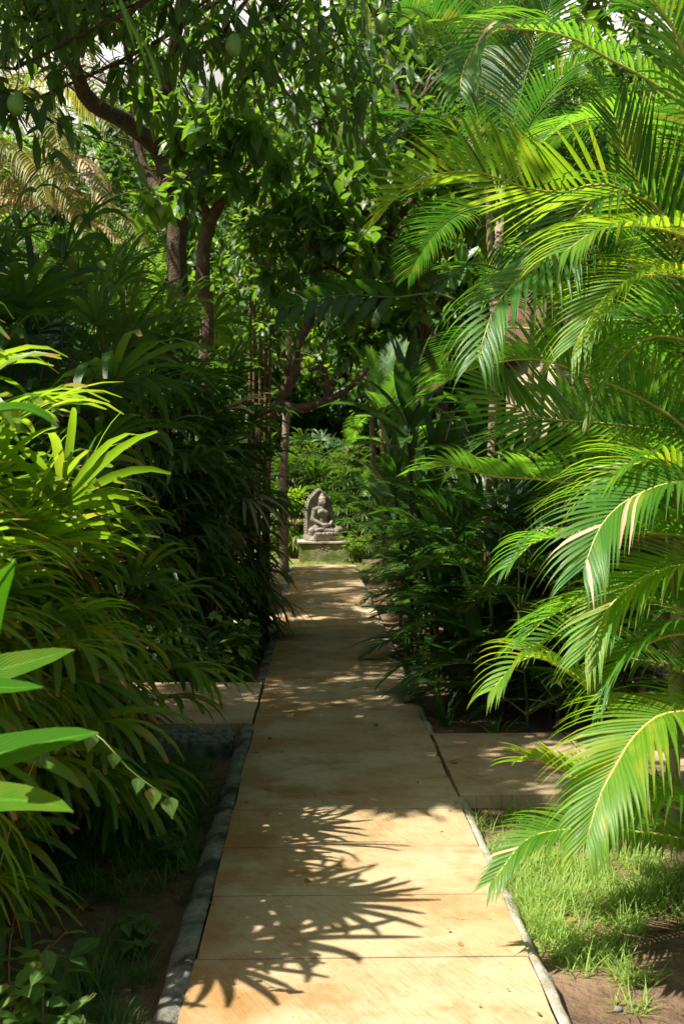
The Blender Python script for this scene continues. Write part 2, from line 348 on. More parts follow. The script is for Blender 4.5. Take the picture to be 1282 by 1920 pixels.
LG = [(7.75, 9.35), (12.4, 13.9), (18.3, 19.9)]          # side paths opening to the left (Y ranges)
RG = [(5.95, 7.42)]                                       # and to the right
seg = 1.5
for a, b_ in LG + [(22.6, 22.6)]:
    kerb('kerb', M['mortar'], PX0, PX0 - .09, -.11, seg, a, path, 1, .011); seg = b_
seg = 1.5
for a, b_ in RG + [(22.6, 22.6)]:
    kerb('kerb', M['mortar_pale'], PX1, PX1 + .045, -.03, seg, a, path, -1, .016); seg = b_
# bedding under the slabs so that joints show dark mortar, not a void
b = MB(); b.box((PX0 + .01, 1.4, -.3), (PX1 - .01, PEND - .02, -.0025)); put('bedding', b.mesh('bedding', M['dirt'], False), path)
def side_path(label, x0, x1, ya, yb, n, name):
    t = thing(name, label, 'path', ((x0 + x1) / 2, (ya + yb) / 2, 0)); tag(t, kind='structure'); w = (x1 - x0) / n
    me = [slab_mesh(w - .013, yb - ya - .012, .16) for _ in range(min(n, 3))]
    for i in range(n):
        put('slab', me[i % len(me)], t, (x0 + w * (i + .5) - (x0 + x1) / 2, 0, U(-.0006, .0006)))
    b = MB(); b.box((x0 + .01, ya + .01, -.3), (x1 - .01, yb - .01, -.0025)); put('bedding', b.mesh('bedding', M['dirt'], False, t.location), t)
    return t
lp = side_path('side path branching left below the fan palms, edged with cobbles', -4.1, PX0 - .012, *LG[0], 4, 'left_side_path')
side_path('short side path branching left behind the pale-leaved shrub', -3.2, PX0 - .012, *LG[1], 3, 'left_side_path')
side_path('far side path branching left just before the statue', -3.2, PX0 - .012, *LG[2], 3, 'left_side_path')
rsp = side_path('side path branching right behind the sunlit grass', PX1 + .012, 4.2, *RG[0], 4, 'right_side_path')
# cobbles set in mortar along the near edge of the left side path
bm = bmesh.new(); bmesh.ops.create_icosphere(bm, subdivisions=2, radius=1)
stone_bank = []
for k in range(4):
    me = bpy.data.meshes.new('stone'); b2 = bm.copy()
    for v in b2.verts: v.co *= 1 + .22 * mnoise.noise(v.co * 1.3 + Vector((k * 9, 0, 0)))
    for f in b2.faces: f.smooth = True
    b2.to_mesh(me); b2.free(); me.materials.append(M['stone']); stone_bank.append(me)
bed = MB(); bed.box((-1.9, 7.36, -.3), (-.56, 7.74, -.045)); put('cobble_bed', bed.mesh('cobble_bed', M['mortar'], False, lp.location), lp)
for i in range(19):
    for j in range(5):
        s = U(.030, .040); o = put('stone', random.choice(stone_bank), lp)
        o.location = Vector((-1.86 + i * .07 + U(-.012, .012) + .03 * (j % 2), 7.40 + j * .072 + U(-.01, .01), -.045 + U(-.006, .006))) - lp.location
        o.scale = (s, s * U(.75, 1.0), s * U(.55, .8)); o.rotation_euler = (0, 0, U(0, 6.3))

# ------------------------------------------------------------------ clouds added behind the garden to whiten the sky gaps
M['added_cloud'], _t, _n, _l = new_mat('added_cloud_white')
_d = N(_n, 'ShaderNodeBsdfDiffuse'); _d.inputs[0].default_value = (.9, .9, .9, 1); _u = N(_n, 'ShaderNodeBsdfTranslucent'); _u.inputs[0].default_value = (.95, .95, .95, 1)
_b = N(_n, 'ShaderNodeMixShader'); _b.inputs[0].default_value = .65; _l.new(_d.outputs[0], _b.inputs[1]); _l.new(_u.outputs[0], _b.inputs[2]); _o = N(_n, 'ShaderNodeOutputMaterial'); _l.new(_b.outputs[0], _o.inputs[0])
for k, (cx, cz, rr) in enumerate(((-190, 130, 80), (-60, 170, 95), (70, 150, 85), (200, 140, 90), (-130, 60, 60), (20, 75, 60), (140, 70, 60))):
    bm2 = bmesh.new()
    for q in range(16):
        bmesh.ops.create_icosphere(bm2, subdivisions=3, radius=rr * U(.3, .55), matrix=Matrix.Translation((U(-1, 1) * rr, U(-.3, .3) * rr, U(-.45, .45) * rr)))
    for v in bm2.verts: v.co += Vector((1, 1, 1)) * rr * .07 * mnoise.noise(v.co * (4 / rr))
    for f in bm2.faces: f.smooth = True
    me = bpy.data.meshes.new('added_cloud'); bm2.to_mesh(me); bm2.free(); me.materials.append(M['added_cloud'])
    _c = put('added_cloud', me, None, (cx, 520, cz)); _m = _c.modifiers.new('fuse', 'REMESH'); _m.mode = 'VOXEL'; _m.voxel_size = rr * .06; _m.use_smooth_shade = True
    tag(_c, 'one of the clouds added to whiten the sky between the leaves', 'added_cloud', 'added clouds behind the garden', 'stuff')
# ------------------------------------------------------------------ leaf templates and scatter
def leaf_tmpl(L, W, prof, curl=.25, keel=.12, stem=.12):
    """leaf along +X, normal +Z, unit scale in metres; rows of 3"""
    n = len(prof); co, uv, f = [], [], []
    for i, w in enumerate(prof):
        t = i / (n - 1); x = L * t; zc = -curl * L * t * t
        for k in (-1, 0, 1): co.append((x, k * w * W / 2, zc + abs(k) * w * W * keel)); uv.append(((k + 1) / 2, t))
    for i in range(n - 1):
        a = 3 * i; f += [(a, a + 3, a + 4, a + 1), (a + 1, a + 4, a + 5, a + 2)]
    return np.array(co), np.array(f), np.array(uv)
T_MANGO = leaf_tmpl(.24, .062, [.12, .75, 1, .8, .04], .28)
T_BIG = leaf_tmpl(.24, .11, [.08, .45, .9, 1, .62, .03], .25)
T_OVATE = leaf_tmpl(.10, .055, [.1, .9, 1, .6, .03], .2)
T_ROUND = leaf_tmpl(.16, .15, [.3, .95, 1, .75, .1], .2, .06)
T_SMALL = leaf_tmpl(.085, .04, [.15, 1, .75, .04], .2)
T_FAR = leaf_tmpl(.19, .085, [.12, 1, .05], .25)
T_HEDGE = leaf_tmpl(.19, .075, [.12, 1, .8, .04], .25)
def feather_tmpl(L=.34, n=9, lw=.018, ll=.075):
    co, f, uv = [], [], []
    for i in range(n):
        x = L * (.15 + .85 * i / (n - 1)); zc = -.3 * x * x / L
        for s in (-1, 1):
            k = len(co); l2 = ll * (1 - .55 * abs(i / (n - 1) - .4))
            co += [(x, 0, zc), (x + lw, 0, zc), (x + lw + .25 * l2, s * l2, zc - .02), (x + .25 * l2, s * l2, zc - .02)]
            uv += [(.2, 0), (.8, 0), (.8, 1), (.2, 1)]; f.append((k, k + 1, k + 2, k + 3) if s > 0 else (k + 3, k + 2, k + 1, k))
    return np.array(co), np.array(f), np.array(uv)
T_FEATHER = feather_tmpl()
def unit(a): return a / np.maximum(1e-9, np.linalg.norm(a, axis=-1, keepdims=True))
def frames(d, up):
    x = unit(d); y = unit(np.cross(up, x)); z = np.cross(x, y); return x, y, z
def scatter(tmpl, pos, d, up, sc):
    co, f, uv = tmpl; n = len(pos); x, y, z = frames(d, up)
    v = pos[:, None] + sc[:, None, None] * (co[None, :, 0:1] * x[:, None] + co[None, :, 1:2] * y[:, None] + co[None, :, 2:3] * z[:, None])
    ff = f[None] + (np.arange(n) * len(co))[:, None, None]
    return v.reshape(-1, 3), ff.reshape(-1, f.shape[1]), np.tile(uv, (n, 1)), np.repeat(rng.random(n), len(co))
def leaves(parent, tmpl, pos, d, up, sc, mat, singles=0, sname='leaf', mname='foliage'):
    """the leaves of one plant: those that show largest become leaf objects, the rest one mesh"""
    base = np.array(parent.location); n = len(pos)
    if singles:
        px, py, dep = pix(pos); inv = (px > -30) & (px < 1312) & (py > -30) & (py < 1950) & (dep > .3)
        order = np.argsort(np.where(inv, dep / sc, 1e6)); pick = [i for i in order[:singles] if inv[i]]
        x, y, z = frames(d, up); co, f, uv = tmpl
        me = np_mesh(sname, co, f, uv, np.zeros(len(co)), mat)
        for i in pick:
            m = Matrix([[*(np.array((x[i], y[i], z[i])).T[r] * sc[i]), pos[i][r] - base[r]] for r in range(3)] + [[0, 0, 0, 1]])
            put(sname, me, parent, mtx=m)
        keep = np.ones(n, bool); keep[pick] = False
        pos, d, up, sc = pos[keep], d[keep], up[keep], sc[keep]
    if len(pos):
        v, ff, uv, r = scatter(tmpl, pos, d, up, sc)
        o = put(mname, np_mesh(mname, v - base, ff, uv, r, mat), parent); tag(o, kind='stuff'); return o
def cluster_pts(clusters, droop=.5, jit=1.):
    """clusters: (x,y,z,rx,ry,rz,n) -> leaf positions and directions, outward and drooping"""
    ps, ds, ups = [], [], []
    for (x, y, z, rx, ry, rz, n) in clusters:
        n = int(n); k = max(3, n // 9)                       # leaves stand in whorls at twig ends
        tw = rng.normal(size=(k, 3)); tw = unit(tw) * (rng.random((k, 1)) ** .45)
        c = np.repeat(tw, 9, axis=0)[:n]; n = len(c)
        p = np.array([x, y, z]) + c * np.array([rx, ry, rz]) + rng.normal(size=(n, 3)) * .045
        d = unit(rng.normal(size=(n, 3)) * .8 + c * .6 + np.array([0, 0, -droop]))
        ps.append(p); ds.append(d); u = rng.normal(size=(n, 3)) * .35 * jit + np.array([0, 0, 1]); ups.append(u)
    return np.concatenate(ps), np.concatenate(ds), np.concatenate(ups)
def limb(b, pts, r0, r1, n=7, m=None, wob=.08):
    q = spline([Vector(p) for p in pts], m or max(6, len(pts) * 4)); k = len(q)
    q = [p + Vector((mnoise.noise(p * 2.1), mnoise.noise(p * 2.1 + Vector((9, 9, 9))), 0)) * r0 * .5 for p in q]
    b.tube(q, [r0 + (r1 - r0) * (i / (k - 1)) ** .8 for i in range(k)], n, wob=wob)
def tree(name, label, base, limbs, clusters, tmpl, lmat, bmat, cat='tree', group=None, droop=.5, scale=(.8, 1.2), singles=0, twigs=True):
    t = thing(name, label, cat, base, group); b = MB()
    for pts, r0, r1 in limbs: limb(b, pts, r0, r1)
    tips = [Vector(pts[-1]) for pts, _, _ in limbs] + [Vector(pts[len(pts) // 2]) for pts, _, _ in limbs]
    if twigs:
        for c in clusters:
            cc = Vector(c[:3]); q = min(tips, key=lambda w: (w - cc).length)
            mid = q.lerp(cc, .5) + Vector((U(-.2, .2), U(-.2, .2), U(-.1, .25)))
            limb(b, [q, mid, cc], .022, .007, 5, 7)
            for _ in range(5):
                e = cc + Vector((U(-1, 1) * c[3], U(-1, 1) * c[4], U(-1, 1) * c[5])) * .7; limb(b, [cc, cc.lerp(e, .5) + Vector((0, 0, .05)), e], .009, .003, 4, 5)
    put('trunk', b.mesh('trunk', bmat, True, base), t)
    p, d, u = cluster_pts(clusters, droop); sc = rng.uniform(scale[0], scale[1], len(p))
    leaves(t, tmpl, p, d, u, sc, lmat, singles, 'leaf', 'crown'); return t

# ------------------------------------------------------------------ palm fronds
def frond_geo(pts, n, L, W, roll=0., droop=.5, vang=18, th=(68, 28), pet=.12, segs=6, prof=(.45, .95, 1, .85, .55, .28, .03), sides=(1, -1), lr=.06, r0=.011):
    """-> rachis MB and a list of leaflets (pts, width dirs, normals, widths)"""
    sp = spline(pts, 60); m = len(sp); rb = MB(); rb.tube(sp[::3] + [sp[-1]], [r0 * (1 - .82 * i / 20) for i in range(len(sp[::3]) + 1)], 5)
    out = []
    for i in range(n):
        s = i / (n - 1); q = (pet + (1 - pet) * s) * (m - 1); a = min(int(q), m - 2); p = sp[a].lerp(sp[a + 1], q - a)
        T = (sp[min(a + 2, m - 1)] - sp[max(a - 1, 0)]).normalized()
        Uv = Z - T * T.z
        Uv = (Uv.normalized() if Uv.length > .05 else Vector((-T.x, -T.y, 0)).normalized()); Uv = Quaternion(T, R(roll)) @ Uv; S = T.cross(Uv)
        lf = L * (.42 + .58 * math.sin(math.pi * min(1, .18 + .70 * s) ** .9)) * (1 - .35 * s ** 4)
        for sd in sides:
            ta = R(th[0] + (th[1] - th[0]) * s + U(-2.2, 2.2)); ph = R(vang + U(-3, 3)); ll = lf * (1 + U(-lr, lr)); dr = droop * U(.9, 1.12)
            d = T * math.cos(ta) + (S * (sd * math.cos(ph)) + Uv * math.sin(ph)) * math.sin(ta); d.normalize()
            c = p.copy(); P_, Wd, Nr, Ws = [], [], [], []; tw = U(-.12, .12)
            for k in range(segs + 1):
                w = T - d * T.dot(d)
                w = (w.normalized() if w.length > .05 else S.copy()); nr = d.cross(w) * sd
                if tw: w = (w + nr * tw * k / segs).normalized(); nr = d.cross(w) * sd
                P_.append(c.copy()); Wd.append(w); Nr.append(nr); Ws.append(W * prof[k] * (.55 + .45 * min(1, lf / L)))
                c = c + d * (ll / segs); d = d + Vector((0, 0, -1)) * (droop * dr * .55 * (.25 + 1.1 * k / segs) * .62); d.normalize()
            out.append((P_, Wd, Nr, Ws))
    return rb, out
def put_frond(parent, geo, lmat, rmat, split=False, label=None):
    rb, lf = geo; base = parent.location
    fr = put('frond', rb.mesh('frond', rmat, True, base), parent)
    if label: fr['label'] = label
    if split:
        for q in lf:
            b = MB(); b.strip(*q, r=random.random()); put('leaflet', b.mesh('leaflet', lmat if random.random() > .012 else M['dry'], True, base), fr)
    else:
        b = MB()
        for q in lf: b.strip(*q, r=random.random())
        tag(put('leaflets', b.mesh('leaflets', lmat, True, base), fr), kind='stuff')
    return fr
def arc(p0, az, pitch, L, g, n=9):
    """a frond stalk that leaves p0 and bends under its weight"""
    d = Vector((math.cos(az) * math.cos(pitch), math.sin(az) * math.cos(pitch), math.sin(pitch))); p = Vector(p0); out = [p.copy()]
    for i in range(n):
        p = p + d * (L / n); out.append(p.copy()); d = d + Vector((0, 0, -1)) * g * (.3 + 1.4 * i / n) / n; d.normalize()
    return out
FBANK = {}
def frond_bank(key, L, ll, W, n, droop, g, vang=16, th=(68, 28), pet=.18, k=2, pitches=(78, 58, 36, 12), segs=5):
    prof = (.45, 1, .95, .7, .4, .03) if segs == 5 else (.45, .95, 1, .85, .55, .28, .03)
    FBANK[key] = [[frond_geo(arc((0, 0, 0), 0, R(p), L * U(.9, 1.1), g * U(.85, 1.15)), n, ll, W, U(-12, 12), droop, vang, th, pet, segs, prof) for _ in range(k)] for p in pitches]
    FBANK[key] = [[(rb.mesh('frond', None, True), lf) for rb, lf in row] for row in FBANK[key]]
FM = {}
def bank_frond(parent, key, pi, p, az, lmat, rmat, sc=1., tilt=0.):
    row = FBANK[key][pi]; j = random.randrange(len(row)); kk = (key, pi, j, lmat.name, rmat.name)
    if kk not in FM:
        rme, lf = row[j]; r2 = rme.copy(); r2.materials.clear(); r2.materials.append(rmat); b = MB()
        for q in lf: b.strip(*q, r=random.random())
        FM[kk] = (r2, b.mesh('leaflets', lmat))
    m = Matrix.Translation(Vector(p) - parent.location) @ Matrix.Rotation(az, 4, 'Z') @ Matrix.Rotation(tilt, 4, 'X') @ Matrix.Scale(sc, 4)
    fr = put('frond', FM[kk][0], parent, mtx=m); tag(put('leaflets', FM[kk][1], fr), kind='stuff'); return fr
frond_bank('areca', 1.75, .48, .0225, 48, .75, 1.9, k=3)
frond_bank('bamboo', .85, .30, .048, 10, .6, 1.3, 8, (62, 22), .35, 2)
frond_bank('coconut', 3.0, .80, .045, 46, 1.3, 1.7, 4, (70, 35), .15, 2)
frond_bank('fine', 1.3, .30, .02, 38, .7, 1.7)

def palm_clump(name, label, base, stems, key, lmat, rmat, smat, nf, sc=1., hero=(), azr=(0, 360), group=None, pset=(0, 0, 1, 1, 2, 2, 3), stem_r=.035, cat='palm tree', tiers=None):
    t = thing(name, label, cat, base, group)
    for (sx, sy, h, lx, ly) in stems:
        p0 = Vector((sx, sy, gz(sx, sy) - .02)); p2 = Vector((sx + lx, sy + ly, h)); pts = spline([p0, p0.lerp(p2, .5) + Vector((-lx * .15, -ly * .15, 0)), p2], 12)
        b = MB(); rr = []
        for i in range(12): rr.append(stem_r * (1.15 - .35 * i / 11) * (1.06 if i % 2 else .97))
        b.tube(pts, rr, 8); st = put('stem', b.mesh('stem', smat, True, base), t)
        b = MB(); top = spline([p2 - Z * .05, p2 + Vector((lx, ly, .35)) * .3 + Z * .12, p2 + Vector((lx, ly, .7)) * .3 + Z * .3], 6)
        b.tube(top, [stem_r * 1.15, stem_r * 1.25, stem_r * 1.05, stem_r * .8, stem_r * .55, stem_r * .3], 8); put('crown_shaft', b.mesh('crown_shaft', M['rachis_green'], True, base), t)
        if tiers:
            for fz in tiers:
                for k in range(4): bank_frond(t, key, random.choice((1, 2, 2, 3)), p0.lerp(p2, fz + U(-.08, .08)), U(0, 6.28), lmat, rmat, sc * U(.8, 1.1), U(-.2, .2))
        for k in range(nf):
            az = R(azr[0] + (azr[1] - azr[0]) * ((k * .382 + random.random() * .15) % 1)); pi = pset[k % len(pset)]
            bank_frond(t, key, pi, p2 + Z * U(0, .22), az, lmat if not isinstance(lmat, list) else random.choice(lmat), rmat, sc * U(.85, 1.1), U(-.2, .2))
    return t

# ------------------------------------------------------------------ statue and plinth
SX, SY = .16, 23.35
pl = thing('plinth', 'low mossy rectangular plinth with pale coping under the statue', 'plinth', (SX, SY, 0))
def rough_box(x, y, z0, z1, n=10, am=.006, bev=.012):
    bm = bmesh.new(); bmesh.ops.create_cube(bm, size=1)
    for v in bm.verts: v.co = Vector((v.co.x * x, v.co.y * y, z0 if v.co.z < 0 else z1))
    bmesh.ops.bevel(bm, geom=bm.edges[:], offset=bev, segments=2, affect='EDGES')
    bmesh.ops.subdivide_edges(bm, edges=[e for e in bm.edges if e.calc_length() > .15], cuts=n, use_grid_fill=True)
    for v in bm.verts: v.co += Vector((mnoise.noise(v.co * 9), mnoise.noise(v.co * 9 + Vector((5, 5, 5))), mnoise.noise(v.co * 9 + Vector((9, 1, 4))))) * am
    me = bpy.data.meshes.new('block'); bm.to_mesh(me); bm.free(); return me
def rb_put(name, mat, parent, loc=(0, 0, 0), **k):
    me = rough_box(**k); me.name = name; me.materials.append(mat); return put(name, me, parent, loc)
rb_put('block', M['plinth'], pl, x=1.00, y=.92, z0=-.15, z1=.385, am=.010)
rb_put('coping', M['coping'], pl, x=1.07, y=.98, z0=.388, z1=.432, am=.008, bev=.014)
for i in range(9):                                        # flakes of old render that still cling to the front
    me = rough_box(x=U(.02, .06), y=.012, z0=-.01, z1=U(.006, .02), n=1, am=.003, bev=.003); me.materials.append(M['coping'])
    put('render_flake', me, pl, (U(-.12, .1) if i < 6 else U(.25, .36), -.463, U(.27, .36)))
st = thing('seated_statue', 'grey stone statue of a cross-legged meditating figure before a carved arched back slab', 'statue', (SX, SY, .432))
st.rotation_euler = (0, 0, R(27)); 
rb_put('seat_base', M['statue'], st, (0, .02, 0), x=.66, y=.56, z0=0, z1=.135, am=.008, bev=.02)
def prims(lst, voxel, name, mat, parent):
    bm = bmesh.new()
    for kind, *a in lst:
        if kind == 'e':
            c, r, *rot = a; m = Matrix.Translation(c) @ (rot[0].to_4x4() if rot else Matrix()) @ Matrix.Diagonal((*r, 1))
            bmesh.ops.create_icosphere(bm, subdivisions=3, radius=1, matrix=m)
        else:                                             # tapered capsule a-b
            p, q, r1, r2 = a; p, q = Vector(p), Vector(q); n = 7
            for i in range(n + 1):
                t = i / n; rr = r1 + (r2 - r1) * t
                bmesh.ops.create_icosphere(bm, subdivisions=2, radius=rr, matrix=Matrix.Translation(p.lerp(q, t)))
    me = bpy.data.meshes.new(name); bm.to_mesh(me); bm.free(); me.materials.append(mat); o = put(name, me, parent)
    md = o.modifiers.new('fuse', 'REMESH'); md.mode = 'VOXEL'; md.voxel_size = voxel; md.use_smooth_shade = True
    s = o.modifiers.new('soften', 'SMOOTH'); s.factor = .5; s.iterations = 2; return o
RX = lambda a: Matrix.Rotation(R(a), 3, 'X'); RZ = lambda a: Matrix.Rotation(R(a), 3, 'Z'); RY = lambda a: Matrix.Rotation(R(a), 3, 'Y')
zb = .205
body = [('e', (0, .06, zb + .05), (.17, .13, .10)), ('e', (0, .06, zb + .17), (.105, .085, .13)), ('e', (0, .055, zb + .30), (.135, .09, .095)),
        ('e', (-.055, -.005, zb + .315), (.062, .04, .05)), ('e', (.055, -.005, zb + .315), (.062, .04, .05)),
        ('c', (-.10, .06, zb + .365), (.10, .06, zb + .365), .055, .055), ('c', (0, .055, zb + .37), (0, .045, zb + .44), .045, .042),
        ('e', (0, .04, zb + .505), (.066, .076, .088)), ('e', (0, .03, zb + .475), (.052, .066, .055)), ('e', (0, .055, zb + .555), (.071, .078, .045)),
        ('e', (0, .06, zb + .605), (.042, .042, .032)), ('e', (0, .06, zb + .64), (.02, .02, .025)),
        ('c', (0, -.036, zb + .515), (0, -.048, zb + .485), .008, .013), ('e', (0, -.032, zb + .462), (.022, .010, .006)), ('e', (0, -.028, zb + .45), (.018, .01, .006)),
        ('e', (-.026, -.030, zb + .512), (.016, .007, .006)), ('e', (.026, -.030, zb + .512), (.016, .007, .006)),
        ('c', (-.069, .05, zb + .51), (-.070, .052, zb + .43), .013, .012), ('c', (.069, .05, zb + .51), (.070, .052, zb + .43), .013, .012)]
for s in (-1, 1):
    body += [('c', (s * .155, .06, zb + .355), (s * .205, .035, zb + .19), .050, .042), ('c', (s * .205, .035, zb + .19), (s * .075, -.115, zb + .105), .041, .028),
             ('e', (s * .04, -.135, zb + .10), (.055, .034, .018)),
             ('c', (s * .10, .04, zb + .03), (s * .275, -.085, zb + .01), .085, .062), ('e', (s * .285, -.09, zb + .008), (.06, .06, .052)),
             ('c', (s * .275, -.10, zb - .005), (-s * .08, -.185, zb - .005), .056, .040), ('e', (-s * .14, -.18, zb + (.03 if s > 0 else -.02)), (.075, .04, .028))]
    for k in range(4): body.append(('c', (s * .03, -.125 - .012 * k, zb + .112), (-s * .035, -.132 - .012 * k, zb + .117), .0075, .006))
    body.append(('c', (s * .04, -.12, zb + .115), (s * .006, -.125, zb + .15), .009, .007))
_bd = prims(body, .0095, 'body', M['statue'], st); _bd.scale = (1.14, 1.1, 1.17); _bd.location.z = -.03
lot = [('e', (0, -.03, .165), (.33, .26, .04))]
for k in range(22):
    a = 2 * math.pi * k / 22; lot.append(('e', (math.cos(a) * .305, math.sin(a) * .24 - .03, .15), (.045, .04, .034)))
prims(lot, .011, 'lotus_seat', M['statue'], st)
# arched back slab with a raised beaded rim and a pointed, slightly leaning tip
def arch(w, h, n=26, grow=0.):
    pts = []
    for i in range(n + 1):
        t = -1 + 2 * i / n; a = t * math.pi / 2
        x = math.sin(a); zz = math.cos(a) ** .8
        pts.append(((w + grow) * math.copysign(abs(x) ** .85, x), h * .50 + (h * .5 + grow) * zz * (1 + .16 * max(0, 1 - abs(t) * 3.2) ** 1.3)))
    return [(-(w + grow), 0)] + pts + [(w + grow, 0)]
def slab_from(o1, y0, y1, name, mat):
    bm = bmesh.new(); f = [bm.verts.new((x, y0, z)) for x, z in o1]; bk = [bm.verts.new((x, y1, z)) for x, z in o1]
    bm.faces.new(f); bm.faces.new(bk[::-1]); n = len(o1)
    for i in range(n): bm.faces.new((f[i], bk[i], bk[(i + 1) % n], f[(i + 1) % n]))
    bmesh.ops.recalc_face_normals(bm, faces=bm.faces); bmesh.ops.triangulate(bm, faces=[q for q in bm.faces if len(q.verts) > 4])
    me = bpy.data.meshes.new(name); bm.to_mesh(me); bm.free(); me.materials.append(mat); return me
hl = put('back_slab', slab_from(arch(.29, .93), .20, .27, 'back_slab', M['statue']), st, (0, 0, .02))
ol = arch(.285, .93); b = MB(); pts = [Vector((x, .195, z)) for x, z in ol]; b.tube(spline(pts, 70), .028, 8); put('rim', b.mesh('rim', M['statue']), hl)
bead = bpy.data.meshes.new('bead'); bm = bmesh.new(); bmesh.ops.create_icosphere(bm, subdivisions=2, radius=.024)
for v in bm.verts: v.co.z *= 1.25
bm.to_mesh(bead); bm.free(); bead.materials.append(M['statue'])
for p in spline([Vector((x, .235, z)) for x, z in arch(.29, .93, grow=.02)], 46): put('bead', bead, hl, p)

# ------------------------------------------------------------------ lady palms (fan-leaved canes) on the left
def fan_leaf(pitch, nb, bl, bw, dr, spread=78, pet=.30):
    b = MB(); d = Vector((math.cos(pitch), 0, math.sin(pitch))); p = Vector((0, 0, 0)); pp = [p.copy()]
    for i in range(5):
        p = p + d * (pet / 5); pp.append(p.copy()); d = (d + Vector((0, 0, -.05))).normalized()
    b.tube(pp, [.0045, .004, .0038, .0035, .0035, .004], 4, cap=False)
    T = d; S = Vector((0, 1, 0)); Nn = T.cross(S) * -1
    if Nn.z < 0: Nn = -Nn
    for k in range(nb):
        a = R(-spread + 2 * spread * k / (nb - 1) + U(-4, 4)); c = math.cos(a); L = bl * (.72 + .28 * c) * U(.88, 1.08); w0 = bw * U(.85, 1.15)
        dd = (T * c + S * math.sin(a) + Nn * (.10 + U(-.08, .12))).normalized(); q = p.copy(); P_, W_, N_, Q_ = [], [], [], []
        prof = (.22, .62, .95, 1, .92, .70, .34); tw = U(-.35, .35); g = dr * U(.6, 1.5)
        for i in range(7):
            w = (-T * math.sin(a) + S * c); w = (w - dd * w.dot(dd)).normalized(); nr = w.cross(dd) * -1
            if nr.dot(Nn) < 0: nr = -nr
            w2 = (w + nr * tw * i / 6).normalized()
            P_.append(q.copy()); W_.append(w2); N_.append(nr); Q_.append(w0 * prof[i]); q = q + dd * (L / 6)
            dd = (dd + Vector((0, 0, -1)) * g * (.06 + .11 * i)).normalized()
        b.strip(P_, W_, N_, Q_, .10, random.random())
    return b
LADY = []
for pt in (62, 38, 14, -12):
    LADY.append([fan_leaf(R(pt + U(-6, 6)), random.choice((8, 9, 10, 11)), U(.36, .48), U(.032, .042), U(.55, 1.15), U(66, 88), U(.24, .36)) for _ in range(4)])
LM = {}
def lady_mesh(pi, j, mat):
    if (pi, j, mat) not in LM: LM[(pi, j, mat)] = LADY[pi][j].mesh('leaf', M[mat])
    return LM[(pi, j, mat)]
def lady_palm(label, x, y, rx, ry, h, canes, per, mat, dry=.03, group='fan palms along the path', lo=.22, sc=1., drymat='dry', lean=.35, face=None):
    base = Vector((x, y, gz(x, y))); t = thing('lady_palm', label, 'palm plant', base, group); cnt = 0
    for c in range(canes):
        a = c * 2.399 + U(-.3, .3); rr = math.sqrt((c + .5) / canes); cx, cy = x + math.cos(a) * rr * rx * .62, y + math.sin(a) * rr * ry * .62
        hh = h * (1 - .30 * rr ** 2) * U(.86, 1.04); lx, ly = math.cos(a) * rr * rx * lean, math.sin(a) * rr * ry * lean
        p0 = Vector((cx, cy, gz(cx, cy))); p1 = Vector((cx + lx, cy + ly, hh - .35)); b = MB()
        b.tube(spline([p0, p0.lerp(p1, .5) + Vector((-lx * .2, -ly * .2, 0)), p1], 7), [.013, .013, .012, .012, .011, .010, .007], 5)
        put('stem', b.mesh('stem', M['cane_dark'], True, base), t)
        for k in range(per):
            s = lo + (1 - lo) * (k + random.random() * .5) / per; q = p0.lerp(p1, s); cnt += 1
            az = (a + U(-1.25, 1.25)) if rr > .45 and random.random() < .75 else U(0, 6.28)
            if face is not None and random.random() < .5: az = face + U(-1.1, 1.1)
            pi = 0 if s > .9 else (1 if s > .7 else (2 if s > .42 else 3)); pi = min(3, max(0, pi + random.choice((-1, 0, 0, 0, 1))))
            mm = drymat if random.random() < dry else mat
            m = Matrix.Translation(q - base) @ Matrix.Rotation(az, 4, 'Z') @ Matrix.Rotation(U(-.25, .25), 4, 'X') @ Matrix.Scale(sc * U(.8, 1.15), 4)
            put('leaf', lady_mesh(pi, random.randrange(4), mm), t, mtx=m)
    return t
lady_palm('sunlit yellow-green fan palm clump nearest the camera, beside the path', -2.02, 4.0, .82, .62, 2.75, 29, 10, 'lady', .03, drymat='dry_orange', lo=.30)
lady_palm('tall fan palm clump with glossy leaves coloured as if shaded behind the sunlit clump', -2.15, 6.2, 1.25, .9, 3.5, 29, 10, 'lady_shaded', .012, lo=.10, sc=1.2)
lady_palm('sunlit fan palm clump behind the nearest one, leaning to the path', -1.62, 5.0, .62, .55, 2.35, 20, 10, 'lady', .03, drymat='dry_orange', lo=.3)
lady_palm('small fan palm clump arching low over the left grass strip', -1.68, 6.0, .70, .65, 1.9, 16, 9, 'lady', .02, drymat='dry_orange', lo=.25)
lady_palm('fan palm clump with drooping pale dead blades past the cobbled side path', -2.05, 10.5, .95, .85, 3.85, 30, 10, 'lady_shaded', .04, sc=1.35, lo=.06)
lady_palm('shaded fan palm clump overhanging the far end of the path', -1.75, 15.4, .8, 1.1, 2.9, 24, 10, 'lady_shaded', .03, lo=.08)
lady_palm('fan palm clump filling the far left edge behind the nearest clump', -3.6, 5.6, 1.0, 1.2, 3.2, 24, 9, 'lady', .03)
lady_palm('slim fan palm clump between mango trunk and side path', -2.7, 10.9, .95, .8, 3.6, 28, 10, 'lady_shaded', .012, lo=.08, sc=1.3)
lady_palm('fan palm leaning over the cobble strip beside the side path', -2.3, 7.05, .8, .5, 3.3, 26, 10, 'lady_shaded', .012, lo=.1, sc=1.2)
lady_palm('young fan palm beside the pale-leaved shrub', -1.27, 12.05, .42, .30, 3.3, 24, 10, 'lady_shaded', .03, lo=.12, sc=1.25)
